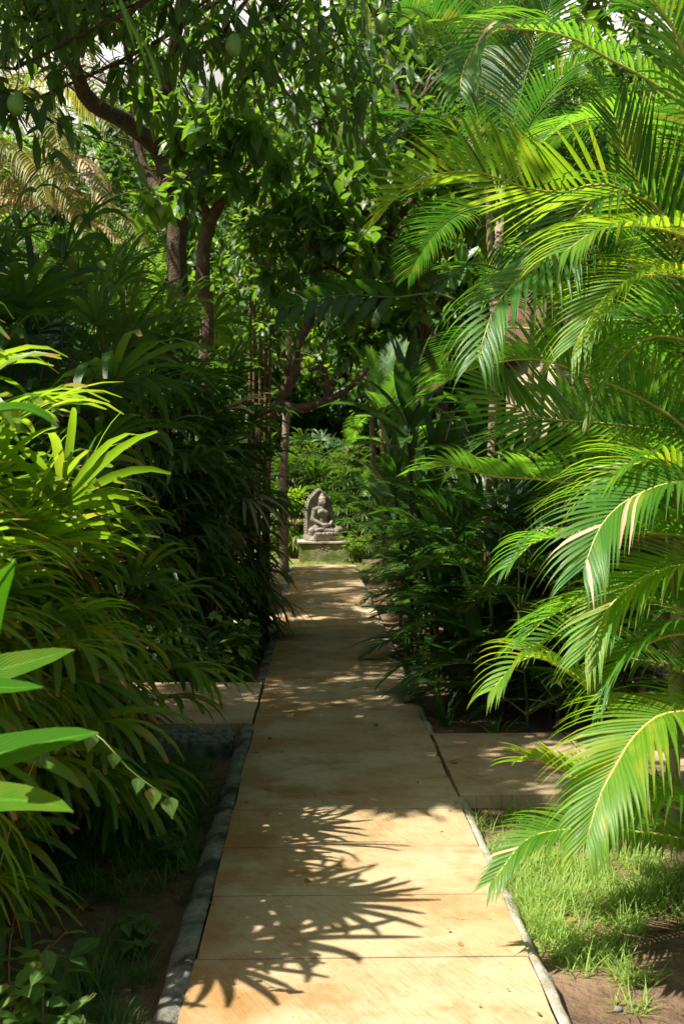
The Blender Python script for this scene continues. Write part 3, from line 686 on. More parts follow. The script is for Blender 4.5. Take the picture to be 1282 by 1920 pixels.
lady_palm('fan palm with bright leaf tips just left of the statue', -.75, 25.3, .5, .5, 1.75, 12, 9, 'lady', .02, sc=.9)
lady_palm('dark fan palm drooping over the statue from the right', 1.1, 24.9, .6, .6, 2.0, 14, 9, 'lady_shaded', .02, sc=.9)
lady_palm('dense dark fan palm directly behind the statue', .15, 25.9, 1.0, .6, 3.0, 24, 10, 'lady_shaded', .02)

# ------------------------------------------------------------------ areca palms on the right: fronds traced one by one
def PL(lst, y0, y1=None):
    n = len(lst); y1 = y0 if y1 is None else y1
    return [P(a, b_, y0 + (y1 - y0) * i / (n - 1)) for i, (a, b_) in enumerate(lst)]
tall = thing('areca_palm', 'tall areca palm arching over the path from the upper right', 'palm tree', (2.35, 5.5, gz(2.35, 5.5)), 'areca palms on the right')
low = thing('areca_palm', 'low areca palm spilling over the sunlit grass at the right edge', 'palm tree', (2.15, 4.55, gz(2.15, 4.55)), 'areca palms on the right')
def stem(t, x, y, h, lx=0., ly=0., r=.035):
    p0 = Vector((x, y, gz(x, y) - .02)); p2 = Vector((x + lx, y + ly, h)); b = MB()
    b.tube(spline([p0, p0.lerp(p2, .5) + Vector((-lx * .2, 0, 0)), p2], 22), [r * (1.1 - .3 * i / 21) * (1.07 if i % 3 == 0 else .98) for i in range(22)], 8)
    put('stem', b.mesh('stem', M['palm_stem'], True, t.location), t)
for s_ in ((2.25, 5.5, 2.5, .1, .05), (2.45, 5.3, 3.1, .15, 0), (2.1, 5.9, 2.2, -.05, .1), (2.6, 5.8, 2.7, .1, .2), (1.75, 5.55, 1.75, .0, -.1)): stem(tall, *s_)
for s_ in ((2.1, 4.5, .7, .0, 0), (2.3, 4.4, 1.0, .1, 0), (2.2, 4.8, .9, 0, .05), (1.95, 4.7, .5, -.05, 0)): stem(low, *s_, r=.028)
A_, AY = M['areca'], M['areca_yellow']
HERO_T = [  # (pixels along the stalk, Y at base, Y at tip, leaflet length, pairs, roll, droop, material, V angle)
    ([(1420, 330), (1260, 181), (1136, 108), (1058, 67), (950, 54), (898, 77), (868, 129), (862, 172)], 5.2, 4.7, .46, 44, -25, .75, A_, 20),
    ([(1400, 560), (1240, 400), (1136, 345), (1058, 361), (981, 352), (909, 325), (852, 322), (790, 335), (739, 371), (708, 413)], 5.7, 5.1, .44, 46, 35, .35, AY, 22),
    ([(1400, 700), (1240, 400), (1130, 370), (1070, 415), (1020, 485), (965, 530), (925, 580), (898, 662)], 5.3, 4.7, .50, 44, -18, .8, A_, 15),
    ([(1480, 760), (1350, 500), (1270, 440), (1190, 425), (1120, 432), (1060, 470)], 4.9, 4.4, .50, 36, -10, .7, AY, 14),
    ([(1420, 930), (1280, 800), (1215, 755), (1155, 725), (1090, 700), (1020, 675), (960, 675), (910, 685), (860, 700), (808, 735)], 5.5, 5.0, .36, 50, 18, .55, A_, 35),
    ([(1380, 900), (1260, 730), (1170, 665), (1100, 610), (1030, 553), (960, 535), (900, 560)], 5.8, 5.3, .36, 44, -12, .8, A_, 28),
    ([(1400, 860), (1240, 810), (1140, 795), (1005, 782), (940, 745), (900, 700)], 6.0, 5.7, .52, 34, 60, .25, A_, 10),
    ([(1330, 1010), (1200, 945), (1130, 920), (1075, 907), (990, 897), (920, 893), (850, 872), (800, 880)], 5.4, 4.9, .34, 40, 12, .6, A_, 30),
    ([(1500, 700), (1360, 560), (1282, 520), (1200, 520), (1130, 560), (1080, 640)], 4.9, 4.6, .46, 38, -12, .7, AY, 16),
    ([(1500, 840), (1380, 710), (1290, 640), (1210, 635), (1150, 690), (1110, 760)], 5.1, 4.9, .44, 38, 10, .7, A_, 20),
    ([(1420, 420), (1330, 250), (1290, 120), (1240, 20), (1170, -40), (1080, -60)], 4.8, 4.4, .5, 36, -20, .7, A_, 15),
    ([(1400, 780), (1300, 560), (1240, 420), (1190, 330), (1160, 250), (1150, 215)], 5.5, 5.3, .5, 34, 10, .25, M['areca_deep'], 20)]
HERO_L = [
    ([(1500, 1060), (1380, 940), (1282, 905), (1190, 930), (1130, 980), (1095, 1060)], 4.5, 4.1, .46, 40, -15, .7, A_, 20),
    ([(1500, 1130), (1380, 1040), (1280, 1005), (1160, 1000), (1090, 1008), (1010, 1012), (957, 1058)], 4.7, 4.3, .32, 44, 10, .7, A_, 28),
    ([(1500, 1500), (1300, 1420), (1190, 1370), (1065, 1262), (985, 1232), (925, 1290)], 4.8, 4.3, .33, 46, -5, .75, AY, 24),
    ([(1500, 1420), (1360, 1340), (1282, 1335), (1230, 1345), (1185, 1385), (1160, 1425), (1125, 1490), (1100, 1570)], 4.2, 3.75, .38, 50, -8, .7, AY, 12),
    ([(1420, 1580), (1282, 1520), (1180, 1490), (1078, 1455), (1005, 1424), (975, 1428)], 4.6, 4.3, .30, 34, 14, .55, AY, 30),
    ([(1480, 1640), (1282, 1575), (1160, 1558), (1075, 1555), (990, 1573), (926, 1648)], 4.3, 3.95, .26, 46, -10, .6, A_, 16),
    ([(1450, 1620), (1340, 1540), (1270, 1500), (1200, 1510), (1140, 1545)], 4.1, 3.9, .34, 30, 0, .9, A_, 20),
    ([(1480, 1200), (1380, 1090), (1300, 1060), (1210, 1080), (1140, 1140), (1100, 1220)], 4.5, 4.2, .40, 40, -12, .7, AY, 18),
    ([(1480, 1250), (1350, 1200), (1260, 1190), (1180, 1230), (1130, 1300)], 4.4, 4.2, .38, 36, 8, .7, A_, 20),
    ([(1450, 1150), (1330, 960), (1282, 895), (1230, 865), (1170, 880), (1120, 930)], 4.6, 4.4, .40, 36, -8, .7, AY, 18),
    ([(1480, 1300), (1340, 1180), (1240, 1130), (1140, 1120), (1040, 1150), (980, 1200)], 4.8, 4.5, .34, 40, 20, .6, A_, 26),
    ([(1480, 1380), (1340, 1290), (1250, 1250), (1160, 1230), (1060, 1190), (990, 1215)], 5.0, 4.7, .36, 38, -18, .6, A_, 22)]
for hs, t in ((HERO_T, tall), (HERO_L, low)):
    for pts, ya, yb, L, n, roll, dr, mt, va in hs:
        put_frond(t, frond_geo(PL(pts, ya, yb), int(n * 1.1), L * 1.12, .0235, roll, dr * 1.25, va), mt, M['rachis'], split=True)
for k in range(30):
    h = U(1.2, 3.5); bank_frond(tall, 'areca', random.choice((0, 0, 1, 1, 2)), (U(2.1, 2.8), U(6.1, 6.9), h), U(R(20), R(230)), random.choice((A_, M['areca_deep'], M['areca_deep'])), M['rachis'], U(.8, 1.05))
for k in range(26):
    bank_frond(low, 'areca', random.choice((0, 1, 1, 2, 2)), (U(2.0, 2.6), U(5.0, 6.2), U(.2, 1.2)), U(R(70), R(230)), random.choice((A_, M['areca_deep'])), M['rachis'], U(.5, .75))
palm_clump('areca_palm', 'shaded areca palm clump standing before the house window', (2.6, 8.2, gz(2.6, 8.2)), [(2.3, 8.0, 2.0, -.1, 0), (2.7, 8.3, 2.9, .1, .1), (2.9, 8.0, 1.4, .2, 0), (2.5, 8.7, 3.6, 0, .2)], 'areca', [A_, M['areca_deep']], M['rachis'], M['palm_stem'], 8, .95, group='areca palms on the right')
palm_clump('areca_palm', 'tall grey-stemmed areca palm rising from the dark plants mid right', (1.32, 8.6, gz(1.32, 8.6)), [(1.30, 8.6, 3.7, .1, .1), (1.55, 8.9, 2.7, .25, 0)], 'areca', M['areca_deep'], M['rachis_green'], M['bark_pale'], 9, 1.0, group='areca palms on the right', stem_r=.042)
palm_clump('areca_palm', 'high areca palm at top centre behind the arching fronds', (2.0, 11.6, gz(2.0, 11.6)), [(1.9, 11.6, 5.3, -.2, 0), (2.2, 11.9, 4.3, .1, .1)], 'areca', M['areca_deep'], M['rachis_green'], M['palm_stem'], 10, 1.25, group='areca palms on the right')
# ------------------------------------------------------------------ broad shade plants along the right edge of the path
def strap_leaf(b, p, az, pitch, L, W, g, r, prof=(.18, .45, .8, 1, .98, .82, .5, .05), keel=.14):
    d = Vector((math.cos(az) * math.cos(pitch), math.sin(az) * math.cos(pitch), math.sin(pitch))); q = Vector(p); n = len(prof); P_, W_, N_, Q_ = [], [], [], []
    s = Vector((-math.sin(az), math.cos(az), 0)); tw = U(-.3, .3)
    for i in range(n):
        nr = d.cross(s); nr = nr if nr.z > 0 else -nr; P_.append(q.copy()); W_.append((s + nr * tw * i / n).normalized()); N_.append(nr); Q_.append(W * prof[i]); q = q + d * (L / (n - 1))
        d = (d + Vector((0, 0, -1)) * g * (.04 + .06 * i)).normalized()
    b.strip(P_, W_, N_, Q_, keel, r)
TI = [[]]
def ti_bank():
    out = []
    for pt in (78, 55, 32, 8):
        row = []
        for _ in range(3):
            b = MB(); strap_leaf(b, (0, 0, 0), 0, R(pt), U(.62, .82), U(.10, .14), U(.45, .9), 0.); row.append(b.mesh('leaf', M['ti']))
        out.append(row)
    return out
TI = ti_bank()
def ti_plant(label, x, y, heads, group='dark broad-leaved plants'):
    base = Vector((x, y, gz(x, y))); t = thing('ti_plant', label, 'plant', base, group)
    for hx, hy, h, sc in heads:
        p0 = Vector((hx, hy, gz(hx, hy) - .02)); p1 = Vector((hx + U(-.1, .1), hy + U(-.1, .1), h)); b = MB()
        b.tube(spline([p0, p0.lerp(p1, .5) + Vector((U(-.06, .06), 0, 0)), p1], 8), [.02] * 7 + [.014], 6); put('stem', b.mesh('stem', M['cane_dark'], True, base), t)
        for k in range(20):
            s = k / 19; m = Matrix.Translation(p1 - Z * (.42 * s) - base) @ Matrix.Rotation(k * 2.399 + U(-.2, .2), 4, 'Z') @ Matrix.Scale(sc * U(.85, 1.1), 4)
            put('leaf', random.choice(TI[min(3, int(s * 4))]), t, mtx=m)
    return t
ti_plant('tall dark ti plant with upright strap leaves against the bright shrub', 1.05, 11.3, [(.95, 11.3, 2.35, 1.25), (1.2, 11.5, 1.7, 1.1), (1.1, 10.9, 1.2, 1.0)])
ti_plant('dark ti plant in front of the grey palm stem', 1.35, 9.8, [(1.25, 9.7, 1.55, 1.15), (1.5, 9.9, 2.0, 1.15), (1.2, 9.3, 1.0, 1.0), (1.7, 9.5, 1.5, 1.1)])
ti_plant('shaded ti plant leaning over the far right path edge', 1.15, 13.6, [(1.0, 13.5, 1.6, 1.2), (1.25, 13.9, 1.1, 1.1), (1.05, 13.0, 1.0, 1.)])
ti_plant('ti plant farthest along the right edge near the statue', 1.3, 17.6, [(1.1, 17.4, 1.4, 1.2), (1.4, 17.9, 1.9, 1.2), (1.15, 18.6, 1.0, 1.1)])
ti_plant('dark ti plant under the window fronds', 2.0, 9.0, [(1.9, 8.9, 1.5, 1.1), (2.1, 9.2, 1.0, 1.0), (2.3, 8.9, 1.9, 1.1)])
ti_plant('low ti plant with drooping leaves behind the corner of the right side path', 1.25, 8.35, [(1.15, 8.3, .55, .9), (1.45, 8.5, .95, 1.0), (1.75, 8.3, .7, 1.0)])
ti_plant('low drooping ti plant where the light bands cross the path', 1.2, 10.3, [(1.1, 10.1, .6, .95), (1.25, 10.6, .95, 1.05), (1.55, 10.3, 1.3, 1.05)])
ti_plant('bushy ti plant with drooping leaves at the middle of the right edge', 1.2, 12.2, [(1.12, 12.0, .75, 1.0), (1.3, 12.5, 1.2, 1.1), (1.55, 12.1, 1.7, 1.1)])
ti_plant('drooping ti plant in deep shade well along the right edge', 1.25, 15.0, [(1.15, 14.8, .8, 1.05), (1.3, 15.3, 1.3, 1.1), (1.5, 16.0, 1.1, 1.1)])
def bamboo_palm(label, x, y, n, h, mat='areca_deep', sc=1.):
    base = (x, y, gz(x, y))
    return palm_clump('bamboo_palm', label, base, [(x + U(-.22, .22), y + U(-.3, .3), h * U(.5, 1.0), U(-.15, .1), U(-.1, .1)) for _ in range(n)], 'bamboo', M[mat], M['rachis_green'], M['cane_dark'], 6, sc * .9, group='small broad-leaflet palms', stem_r=.011, cat='palm plant', pset=(0, 1, 1, 2, 2, 3), tiers=(.3, .65))
bamboo_palm('small palm with wide leaflets at the corner of the right side path', 1.50, 7.95, 5, .75)
bamboo_palm('small palm with wide leaflets spreading beside the mid right path edge', 1.43, 9.0, 6, 1.05)
bamboo_palm('small wide-leaflet palm hanging over the path before the ti plants', 1.38, 10.6, 6, .95)
bamboo_palm('small wide-leaflet palm beyond the second bend of dappled light', 1.40, 12.4, 6, 1.2)
bamboo_palm('small wide-leaflet palm close to the far end of the path', 1.48, 15.3, 6, 1.3)
bamboo_palm('bushy wide-leaflet palm behind the grass at the side path', 2.03, 8.2, 7, 1.3)
bamboo_palm('wide-leaflet palm in the gap right of the plinth', 1.68, 20.6, 6, 1.5)
SPID = []
for _ in range(5):
    b = MB()
    for k in range(16): strap_leaf(b, (U(-.02, .02), U(-.02, .02), 0), U(0, 6.28), R(U(35, 80)), U(.22, .40), U(.014, .022), U(1.2, 2.2), random.random(), (.5, .9, 1, .9, .7, .4, .05))
    SPID.append(b.mesh('spider_plant', M['grass_dark']))
where = ['at the corner of the right side path', 'along the right kerb in the dappled light', 'arching over the right kerb', 'beside the bare soil right of the path', 'on the soil strip before the small palms', 'at the foot of the small palms', 'half hidden under the small palms', 'at the kerb where light bands cross', 'past the second small palm', 'where the right kerb darkens', 'near the far right kerb', 'farthest along the right kerb']
for k, wh in enumerate(where):
    yy = 7.55 + k * .45 + U(-.1, .1); xx = PX1 + .16 + U(0, .12) + (.3 if k in (0, 3) else 0)
    o = put('spider_plant', SPID[k % 5], None, (xx, yy, gz(xx, yy) - .01)); o.rotation_euler.z = U(0, 6.28); o.scale = (U(.8, 1.2),) * 3
    tag(o, 'tuft of strappy arching leaves ' + wh, 'plant', 'strappy tufts along the right kerb')
# ------------------------------------------------------------------ canna with broad leaves at the left edge, vine, weeds
ca = thing('canna_plant', 'broad-leaved canna poking in at the left edge of the picture', 'plant', (-1.2, 2.95, gz(-1.2, 2.95)))
def broad(t, pxs, ya, yb, W, roll=0., mat='broad', up=None):
    sp = spline(PL(pxs, ya, yb), 12); b = MB(); P_, W_, N_, Q_ = [], [], [], []
    for i, p in enumerate(sp):
        T = (sp[min(i + 1, 11)] - sp[max(i - 1, 0)]).normalized(); n_ = Vector(up or (0.1, -.6, .8)); n_ = (n_ - T * n_.dot(T)).normalized(); n_ = Quaternion(T, R(roll)) @ n_
        s = i / 11; P_.append(p); W_.append(T.cross(n_)); N_.append(n_); Q_.append(W * (math.sin(math.pi * min(1, (s * .93 + .07)) ** .9) ** .62 if s < .999 else .02))
    b.strip(P_, W_, N_, Q_, .10, random.random()); lf = put('leaf', b.mesh('leaf', M[mat], True, t.location), t)
    b = MB(); b.tube([p - n * .004 for p, n in zip(P_, N_)], [.006 - .0004 * i for i in range(12)], 5); put('midrib', b.mesh('midrib', M['rachis_green'], True, t.location), lf); return lf
broad(ca, [(-260, 1480), (-120, 1440), (20, 1410), (120, 1385), (186, 1374)], 3.0, 2.95, .125)
broad(ca, [(-250, 1530), (-100, 1505), (20, 1500), (90, 1508), (138, 1522)], 2.9, 2.8, .120, -8)
broad(ca, [(-250, 840), (-110, 790), (0, 768), (60, 768), (112, 800)], 2.9, 2.85, .105, -20)
broad(ca, [(-200, 1420), (-120, 1330), (-40, 1270), (60, 1240), (140, 1218)], 3.1, 3.1, .10, 14)
broad(ca, [(-180, 1400), (-110, 1320), (-40, 1290), (20, 1290), (82, 1288)], 2.9, 2.9, .085, -10)
broad(ca, [(-60, 1330), (-45, 1240), (-25, 1150), (0, 1090), (30, 1050)], 2.8, 2.8, .11, 30, up=(.6, -.8, .2))
for px, tops in ((-190, (840, 1480)), (-150, (1300, 1530))):
    b = MB(); q0 = P(px - 60, 1700, 2.95); q0.z = gz(q0.x, q0.y); b.tube(spline([q0, P(px - 40, 1450, 2.95), P(px - 60, tops[0], 2.9)], 9), [.016, .015, .015, .014, .013, .012, .011, .01, .008], 6); put('stem', b.mesh('stem', M['rachis_green'], True, ca.location), ca)
vb = Vector(P(110, 1500, 3.6)); vi = thing('vine', 'thin trailing vine with small heart-shaped leaves over the dark grass', 'vine', (vb.x, vb.y, gz(vb.x, vb.y)))
vp = spline([Vector((vb.x - .35, vb.y, gz(vb.x, vb.y))), P(60, 1440, 3.7), P(165, 1375, 3.55), P(200, 1395, 3.5), P(240, 1440, 3.5), P(285, 1475, 3.5), P(318, 1496, 3.5)], 30)
b = MB(); b.tube(vp, .0022, 4); put('stem', b.mesh('stem', M['rachis_green'], True, vi.location), vi)
T_HEART = leaf_tmpl(.06, .05, [.35, 1, .95, .6, .25, .02], .15)
hp = [vp[i] for i in (18, 20, 23, 25, 27, 28, 29, 29)]; n_ = len(hp)
leaves(vi, T_HEART, np.array([tuple(p) for p in hp]), np.array([(U(-.5, .5), U(-.4, .2), -1) for _ in hp]), np.array([(U(-.3, .3), -1, .4) for _ in hp]), rng.uniform(.75, 1.15, n_), M['weed'], 40)
def sprig_plant(name, label, x, y, n, h, spread, tmpl, mat, sc=(.7, 1.1), per=12, stemmat='cane', group=None, singles=300, cat='plant', lean=(0, 0)):
    base = Vector((x, y, gz(x, y))); t = thing(name, label, cat, base, group); b = MB(); ps, ds, us = [], [], []
    for k in range(n):
        a = k * 2.399; e = base + Vector((math.cos(a) * spread * U(.3, 1) + lean[0], math.sin(a) * spread * U(.3, 1) + lean[1], h * U(.55, 1.05))); mid = base.lerp(e, .5) + Vector((U(-.05, .05), U(-.05, .05), h * .15))
        q = spline([base + Vector((U(-.03, .03), U(-.03, .03), -.02)), mid, e], 9); b.tube(q, [.006, .0055, .005, .0045, .004, .0035, .003, .0025, .002], 4)
        for i in range(per):
            s = .25 + .75 * i / per; z_ = q[int(s * 8)].lerp(q[min(8, int(s * 8) + 1)], s * 8 % 1); aa = i * 2.4 + a
            ps.append(tuple(z_)); ds.append((math.cos(aa), math.sin(aa), U(-.35, .35))); us.append((U(-.3, .3), U(-.3, .3), 1))
    put('stem', b.mesh('stem', M[stemmat], True, base), t); ps = np.array(ps)
    leaves(t, tmpl, ps, np.array(ds), np.array(us), rng.uniform(sc[0], sc[1], len(ps)), M[mat], singles); return t
sprig_plant('leafy_weed', 'leafy weed with reddish stems in the lower left corner', -.92, 3.55, 9, .42, .28, T_OVATE, 'weed', (.7, 1.05), 11)
sprig_plant('leafy_weed', 'sprawling leafy weed at the very bottom left', -.80, 3.25, 8, .30, .24, T_OVATE, 'weed', (.7, 1.0), 10)
sprig_plant('leafy_weed', 'low weed beside the grey kerb below the grass strip', -.72, 4.35, 7, .16, .16, T_OVATE, 'weed', (.5, .8), 8)
sprig_plant('leafy_weed', 'spindly weed growing midway along the grey kerb', -.70, 5.3, 6, .18, .15, T_OVATE, 'weed', (.5, .8), 8)
sprig_plant('leafy_weed', 'broad-leaved seedling in the soil left of the kerb', -.95, 4.0, 3, .16, .14, T_BIG, 'weed', (.5, .75), 4)
sprig_plant('croton_shrub', 'small shrub with pale variegated leaves at the left path edge', -.70, 9.75, 18, .72, .22, T_BIG, 'croton', (.45, .72), 12, cat='shrub')
sprig_plant('croton_shrub', 'dark green low shrub below the fan palms at the side path', -1.35, 9.75, 12, .55, .35, T_OVATE, 'weed', (.8, 1.3), 13, cat='shrub')
sprig_plant('flowering_shrub', 'light green bushy shrub at the right corner of the plinth', .86, 22.95, 22, .62, .34, T_OVATE, 'lime', (.8, 1.3), 14, cat='shrub')
sprig_plant('fern_shrub', 'fine-leaved sprays reaching in front of the seated statue', .70, 22.9, 9, .95, .34, T_FEATHER, 'feather', (.35, .6), 7, cat='shrub', stemmat='rachis_green')
pot = thing('terracotta_pot', 'small terracotta pot in shade beside the cobble strip', 'pot', (-1.12, 7.15, gz(-1.12, 7.15)))
prof = [(.0, .0), (.075, 0), (.105, .16), (.118, .165), (.118, .20), (.10, .20), (.095, .17), (0, .165)]
vs_ = [Vector((r_ * math.cos(2 * math.pi * k / 20), r_ * math.sin(2 * math.pi * k / 20), z_)) for r_, z_ in prof for k in range(20)]
b = MB(); b.add(vs_, [(i * 20 + k, i * 20 + (k + 1) % 20, (i + 1) * 20 + (k + 1) % 20, (i + 1) * 20 + k) for i in range(len(prof) - 1) for k in range(20)]); put('body', b.mesh('body', M['terracotta']), pot)
for (x, y, s, lb) in ((G(393, 1283, -.1).x, G(393, 1283, -.1).y, .17, 'flat round stepping stone beside the left side path'),):
    bm2 = bmesh.new(); bmesh.ops.create_cone(bm2, cap_ends=True, segments=26, radius1=1, radius2=.93, depth=1)
    for v in bm2.verts: v.co.x *= s * (1 + .06 * mnoise.noise(v.co * 2)); v.co.y *= s; v.co.z *= .07
    me = bpy.data.meshes.new('stepping_stone'); bm2.to_mesh(me); bm2.free(); me.materials.append(M['coping']); tag(put('stepping_stone', me, None, (x, y, gz(x, y) + .03)), lb, 'stone')
q = G(1158, 1894, -.085); o = put('pebble', stone_bank[1], None, (q.x, q.y, gz(q.x, q.y) + .006)); o.scale = (.016, .013, .011); tag(o, 'single smooth pebble on the bare soil at bottom right', 'pebble')
for k, (px, py, lb) in enumerate(((506, 1387, 'small green leaf fallen on the shaded slab near the left kerb'), (703, 1360, 'small green leaf fallen mid path in the shade'), (843, 1432, 'fallen leaf lying by the right side path joint'), (838, 1750, 'tiny brown leaf scrap on the sunlit slabs'))):
    q = G(px, py); co, f, uv = T_OVATE; o = put('fallen_leaf', np_mesh('fallen_leaf', co, f, uv, np.zeros(len(co)), M['weed'] if k < 2 else M['dry_orange']), None, (q.x, q.y, .014))
    o.scale = ((.6, .6, .6) if k < 3 else (.25, .25, .25)); o.rotation_euler = (U(-.1, .1), .12, U(0, 6)); tag(o, lb, 'leaf')
# ------------------------------------------------------------------ grass
def grass(name, label, spots, mat, hh, w=.0045):
    pos, d, up, sc = [], [], [], []
    for (x, y, rx, ry, n) in spots:
        for _ in range(int(n)):
            a = U(0, 6.28); r_ = math.sqrt(random.random()); px_, py_ = x + math.cos(a) * r_ * rx, y + math.sin(a) * r_ * ry
            if PX0 - .1 < px_ < PX1 + .03 and py_ < 22.5: continue
            if any(a_ - .02 < py_ < b_ + .02 and px_ > PX1 for a_, b_ in RG) or any(a_ - .02 < py_ < b_ + .02 and -4 < px_ < PX0 for a_, b_ in LG): continue
            pos.append((px_, py_, gz(px_, py_) - .008)); az = U(0, 6.28); el = U(.45, 1.45); d.append((math.cos(az) * math.cos(el), math.sin(az) * math.cos(el), math.sin(el))); up.append((-math.cos(az), -math.sin(az), .6)); sc.append(hh * U(.5, 1.2))
    t = leaf_tmpl(1, w / hh, [.8, 1, .8, .45, .03], .38, .15)
    v, ff, uv, r_ = scatter(t, np.array(pos), np.array(d), np.array(up), np.array(sc))
    tag(put(name, np_mesh(name, v, ff, uv, r_, mat)), label, 'grass', kind='stuff')
def tufts(n, x0, x1, y0, y1, rr, per):
    return [(U(x0, x1), U(y0, y1), rr * U(.5, 1.2), rr * U(.5, 1.2), per * U(.5, 1.4)) for _ in range(n)]
sp_ = tufts(44, .80, 1.6, 4.5, 5.9, .10, 95) + tufts(26, .80, 1.25, 4.2, 5.2, .10, 90) + tufts(12, .80, 1.12, 3.65, 4.4, .075, 80) + tufts(9, 1.25, 1.7, 4.3, 5.0, .09, 70)
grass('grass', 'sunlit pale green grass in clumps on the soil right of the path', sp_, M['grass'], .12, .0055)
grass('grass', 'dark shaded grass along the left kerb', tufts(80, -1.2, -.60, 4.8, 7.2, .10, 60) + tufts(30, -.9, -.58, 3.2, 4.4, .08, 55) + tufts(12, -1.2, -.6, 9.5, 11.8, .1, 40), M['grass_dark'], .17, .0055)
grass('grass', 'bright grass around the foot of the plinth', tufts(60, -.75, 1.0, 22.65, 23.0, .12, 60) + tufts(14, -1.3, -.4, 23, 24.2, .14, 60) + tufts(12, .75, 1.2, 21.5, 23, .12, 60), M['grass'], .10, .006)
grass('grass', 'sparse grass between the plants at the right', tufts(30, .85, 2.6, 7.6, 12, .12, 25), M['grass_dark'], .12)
# leaf litter on the beds
n_ = 1500; lx = np.concatenate([rng.uniform(-3, -.6, n_ // 2), rng.uniform(.85, 3, n_ // 2)]); ly = rng.uniform(3, 22, n_)
ok = np.array([not any(a - .05 < y_ < b_ + .05 for a, b_ in (LG + [(7.3, 7.75)] if x_ < 0 else RG)) for x_, y_ in zip(lx, ly)]); lx, ly = lx[ok], ly[ok]; n_ = len(lx)
ne = 150; ex = np.where(rng.random(ne) < .5, PX0 + rng.random(ne) ** 2 * .5, PX1 - rng.random(ne) ** 2 * .5); lx = np.concatenate([lx, ex]); ly = np.concatenate([ly, rng.uniform(3.4, 20, ne)]); lsc = np.concatenate([rng.uniform(.25, .9, n_), rng.uniform(.10, .36, ne)]); n_ = len(lx)
v, ff, uv, r_ = scatter(T_OVATE, np.stack([lx, ly, [(gz(a, b_) if not PX0 < a < PX1 else -.004) + .012 for a, b_ in zip(lx, ly)]], 1), np.concatenate([rng.normal(size=(n_, 2)), rng.normal(size=(n_, 1)) * .15], 1), np.concatenate([rng.normal(size=(n_, 2)) * .3, np.ones((n_, 1))], 1), lsc)
tag(put('leaf_litter', np_mesh('leaf_litter', v, ff, uv, r_, M['dry_orange'])), 'scattered dead leaves on the soil beds and path edges', 'leaf litter', kind='stuff')
# ------------------------------------------------------------------ trees
cl = []
for i in range(9):
    for j in range(11):
        yy_ = 4.35 + j * .55 + U(-.2, .2); x_ = -5.0 + i * .5 + U(-.25, .25)
        cl.append((x_, yy_, max(4.9, 1.65 + .36 * yy_ + .55) + U(0, 1.6), .5, .5, .36, 250 if j < 5 else 140))
for _ in range(22):  # unseen canopy clusters added toward the sun to shade the middle path
    z_ = U(5.1, 7.2); cl.append((U(-.5, .8) - .579 * z_, U(5.9, 7.6) - .234 * z_, z_, .45, .4, .3, 230))
for k_ in range(34):  # more clusters added up-sun, shading the left side path and the main path
    z_ = U(5.4, 7.4); cl.append(((U(-2.4, -.5) if k_ % 2 else U(-.4, .75)) - .579 * z_, (U(7.8, 9.3) if k_ % 2 else U(7.5, 11)) - .234 * z_, z_, .45, .4, .3, 200 if k_ % 2 else 130))
for _ in range(9): cl.append((U(-4.6, -2.2), U(10, 13), U(6.4, 7.6), .55, .55, .38, 110))
for (a, b_, Y) in ((60, 40, 6.6), (30, 130, 6.4), (200, 30, 6.8), (330, 30, 6.6), (420, 60, 6.7), (520, 40, 6.9), (600, 110, 7.4), (480, 130, 7.3), (640, 60, 7.6), (380, 100, 7.0), (700, 30, 7.8), (560, 190, 8.2), (620, 230, 8.6), (10, 210, 6.3), (240, 120, 7.4), (680, 150, 8.4)):
    p = P(a, b_, Y); cl.append((p.x, p.y, p.z, .45, .45, .32, 95))
Yt = 12.8
mt = tree('mango_tree', 'mango tree with dark forked trunk and hanging leaves over the path', (P(335, 443, Yt).x, Yt, -.13),
     [([Vector((P(335, 443, Yt).x, Yt, -.15)), P(338, 700, Yt), P(330, 443, Yt), P(319, 360, Yt)], .145, .11),
      ([P(319, 365, Yt), P(288, 268, Yt), P(221, 221, Yt - .5), P(170, 190, Yt - 1), P(90, 60, Yt - 2), Vector((-3.2, 9.5, 6.2))], .12, .04),
      ([P(300, 290, Yt), P(296, 240, Yt), P(300, 190, Yt - .4), P(324, 120, Yt - 1), P(330, -40, Yt - 2), Vector((-1.6, 8.4, 5.6))], .085, .03),
      ([P(325, 400, Yt), P(262, 300, Yt + .3), P(250, 180, Yt + .3), P(240, 60, Yt), P(200, -150, Yt)], .07, .03),
      ([P(324, 120, Yt - 1), P(420, 0, Yt - 2), Vector((-.6, 8.6, 5.4)), Vector((0, 7.2, 5.1))], .04, .02)],
     cl, T_MANGO, M['mango'], M['bark'], droop=.75, singles=300, scale=(.52, .85))
fm = bpy.data.meshes.new('mango'); bm2 = bmesh.new(); bmesh.ops.create_uvsphere(bm2, u_segments=14, v_segments=10, radius=.045)
for v in bm2.verts: v.co.z *= 1.45; v.co.x += .012 * (v.co.z / .06) ** 2
for f in bm2.faces: f.smooth = True
bm2.to_mesh(fm); bm2.free(); fm.materials.append(M['fruit'])
for (a, b_, Y) in ((437, 85, 6.4), (30, 195, 6.0), (715, 45, 7.0), (630, 178, 7.6)):
    p = P(a, b_, Y); fr = put('mango', fm, mt, p - mt.location); s = MB(); s.tube(spline([Vector((0, 0, .05)), Vector((.02, 0, .2)), Vector((-.03, .05, .42))], 6), .004, 4); put('stalk', s.mesh('stalk', M['rachis_green']), fr)
Yb = 11.6
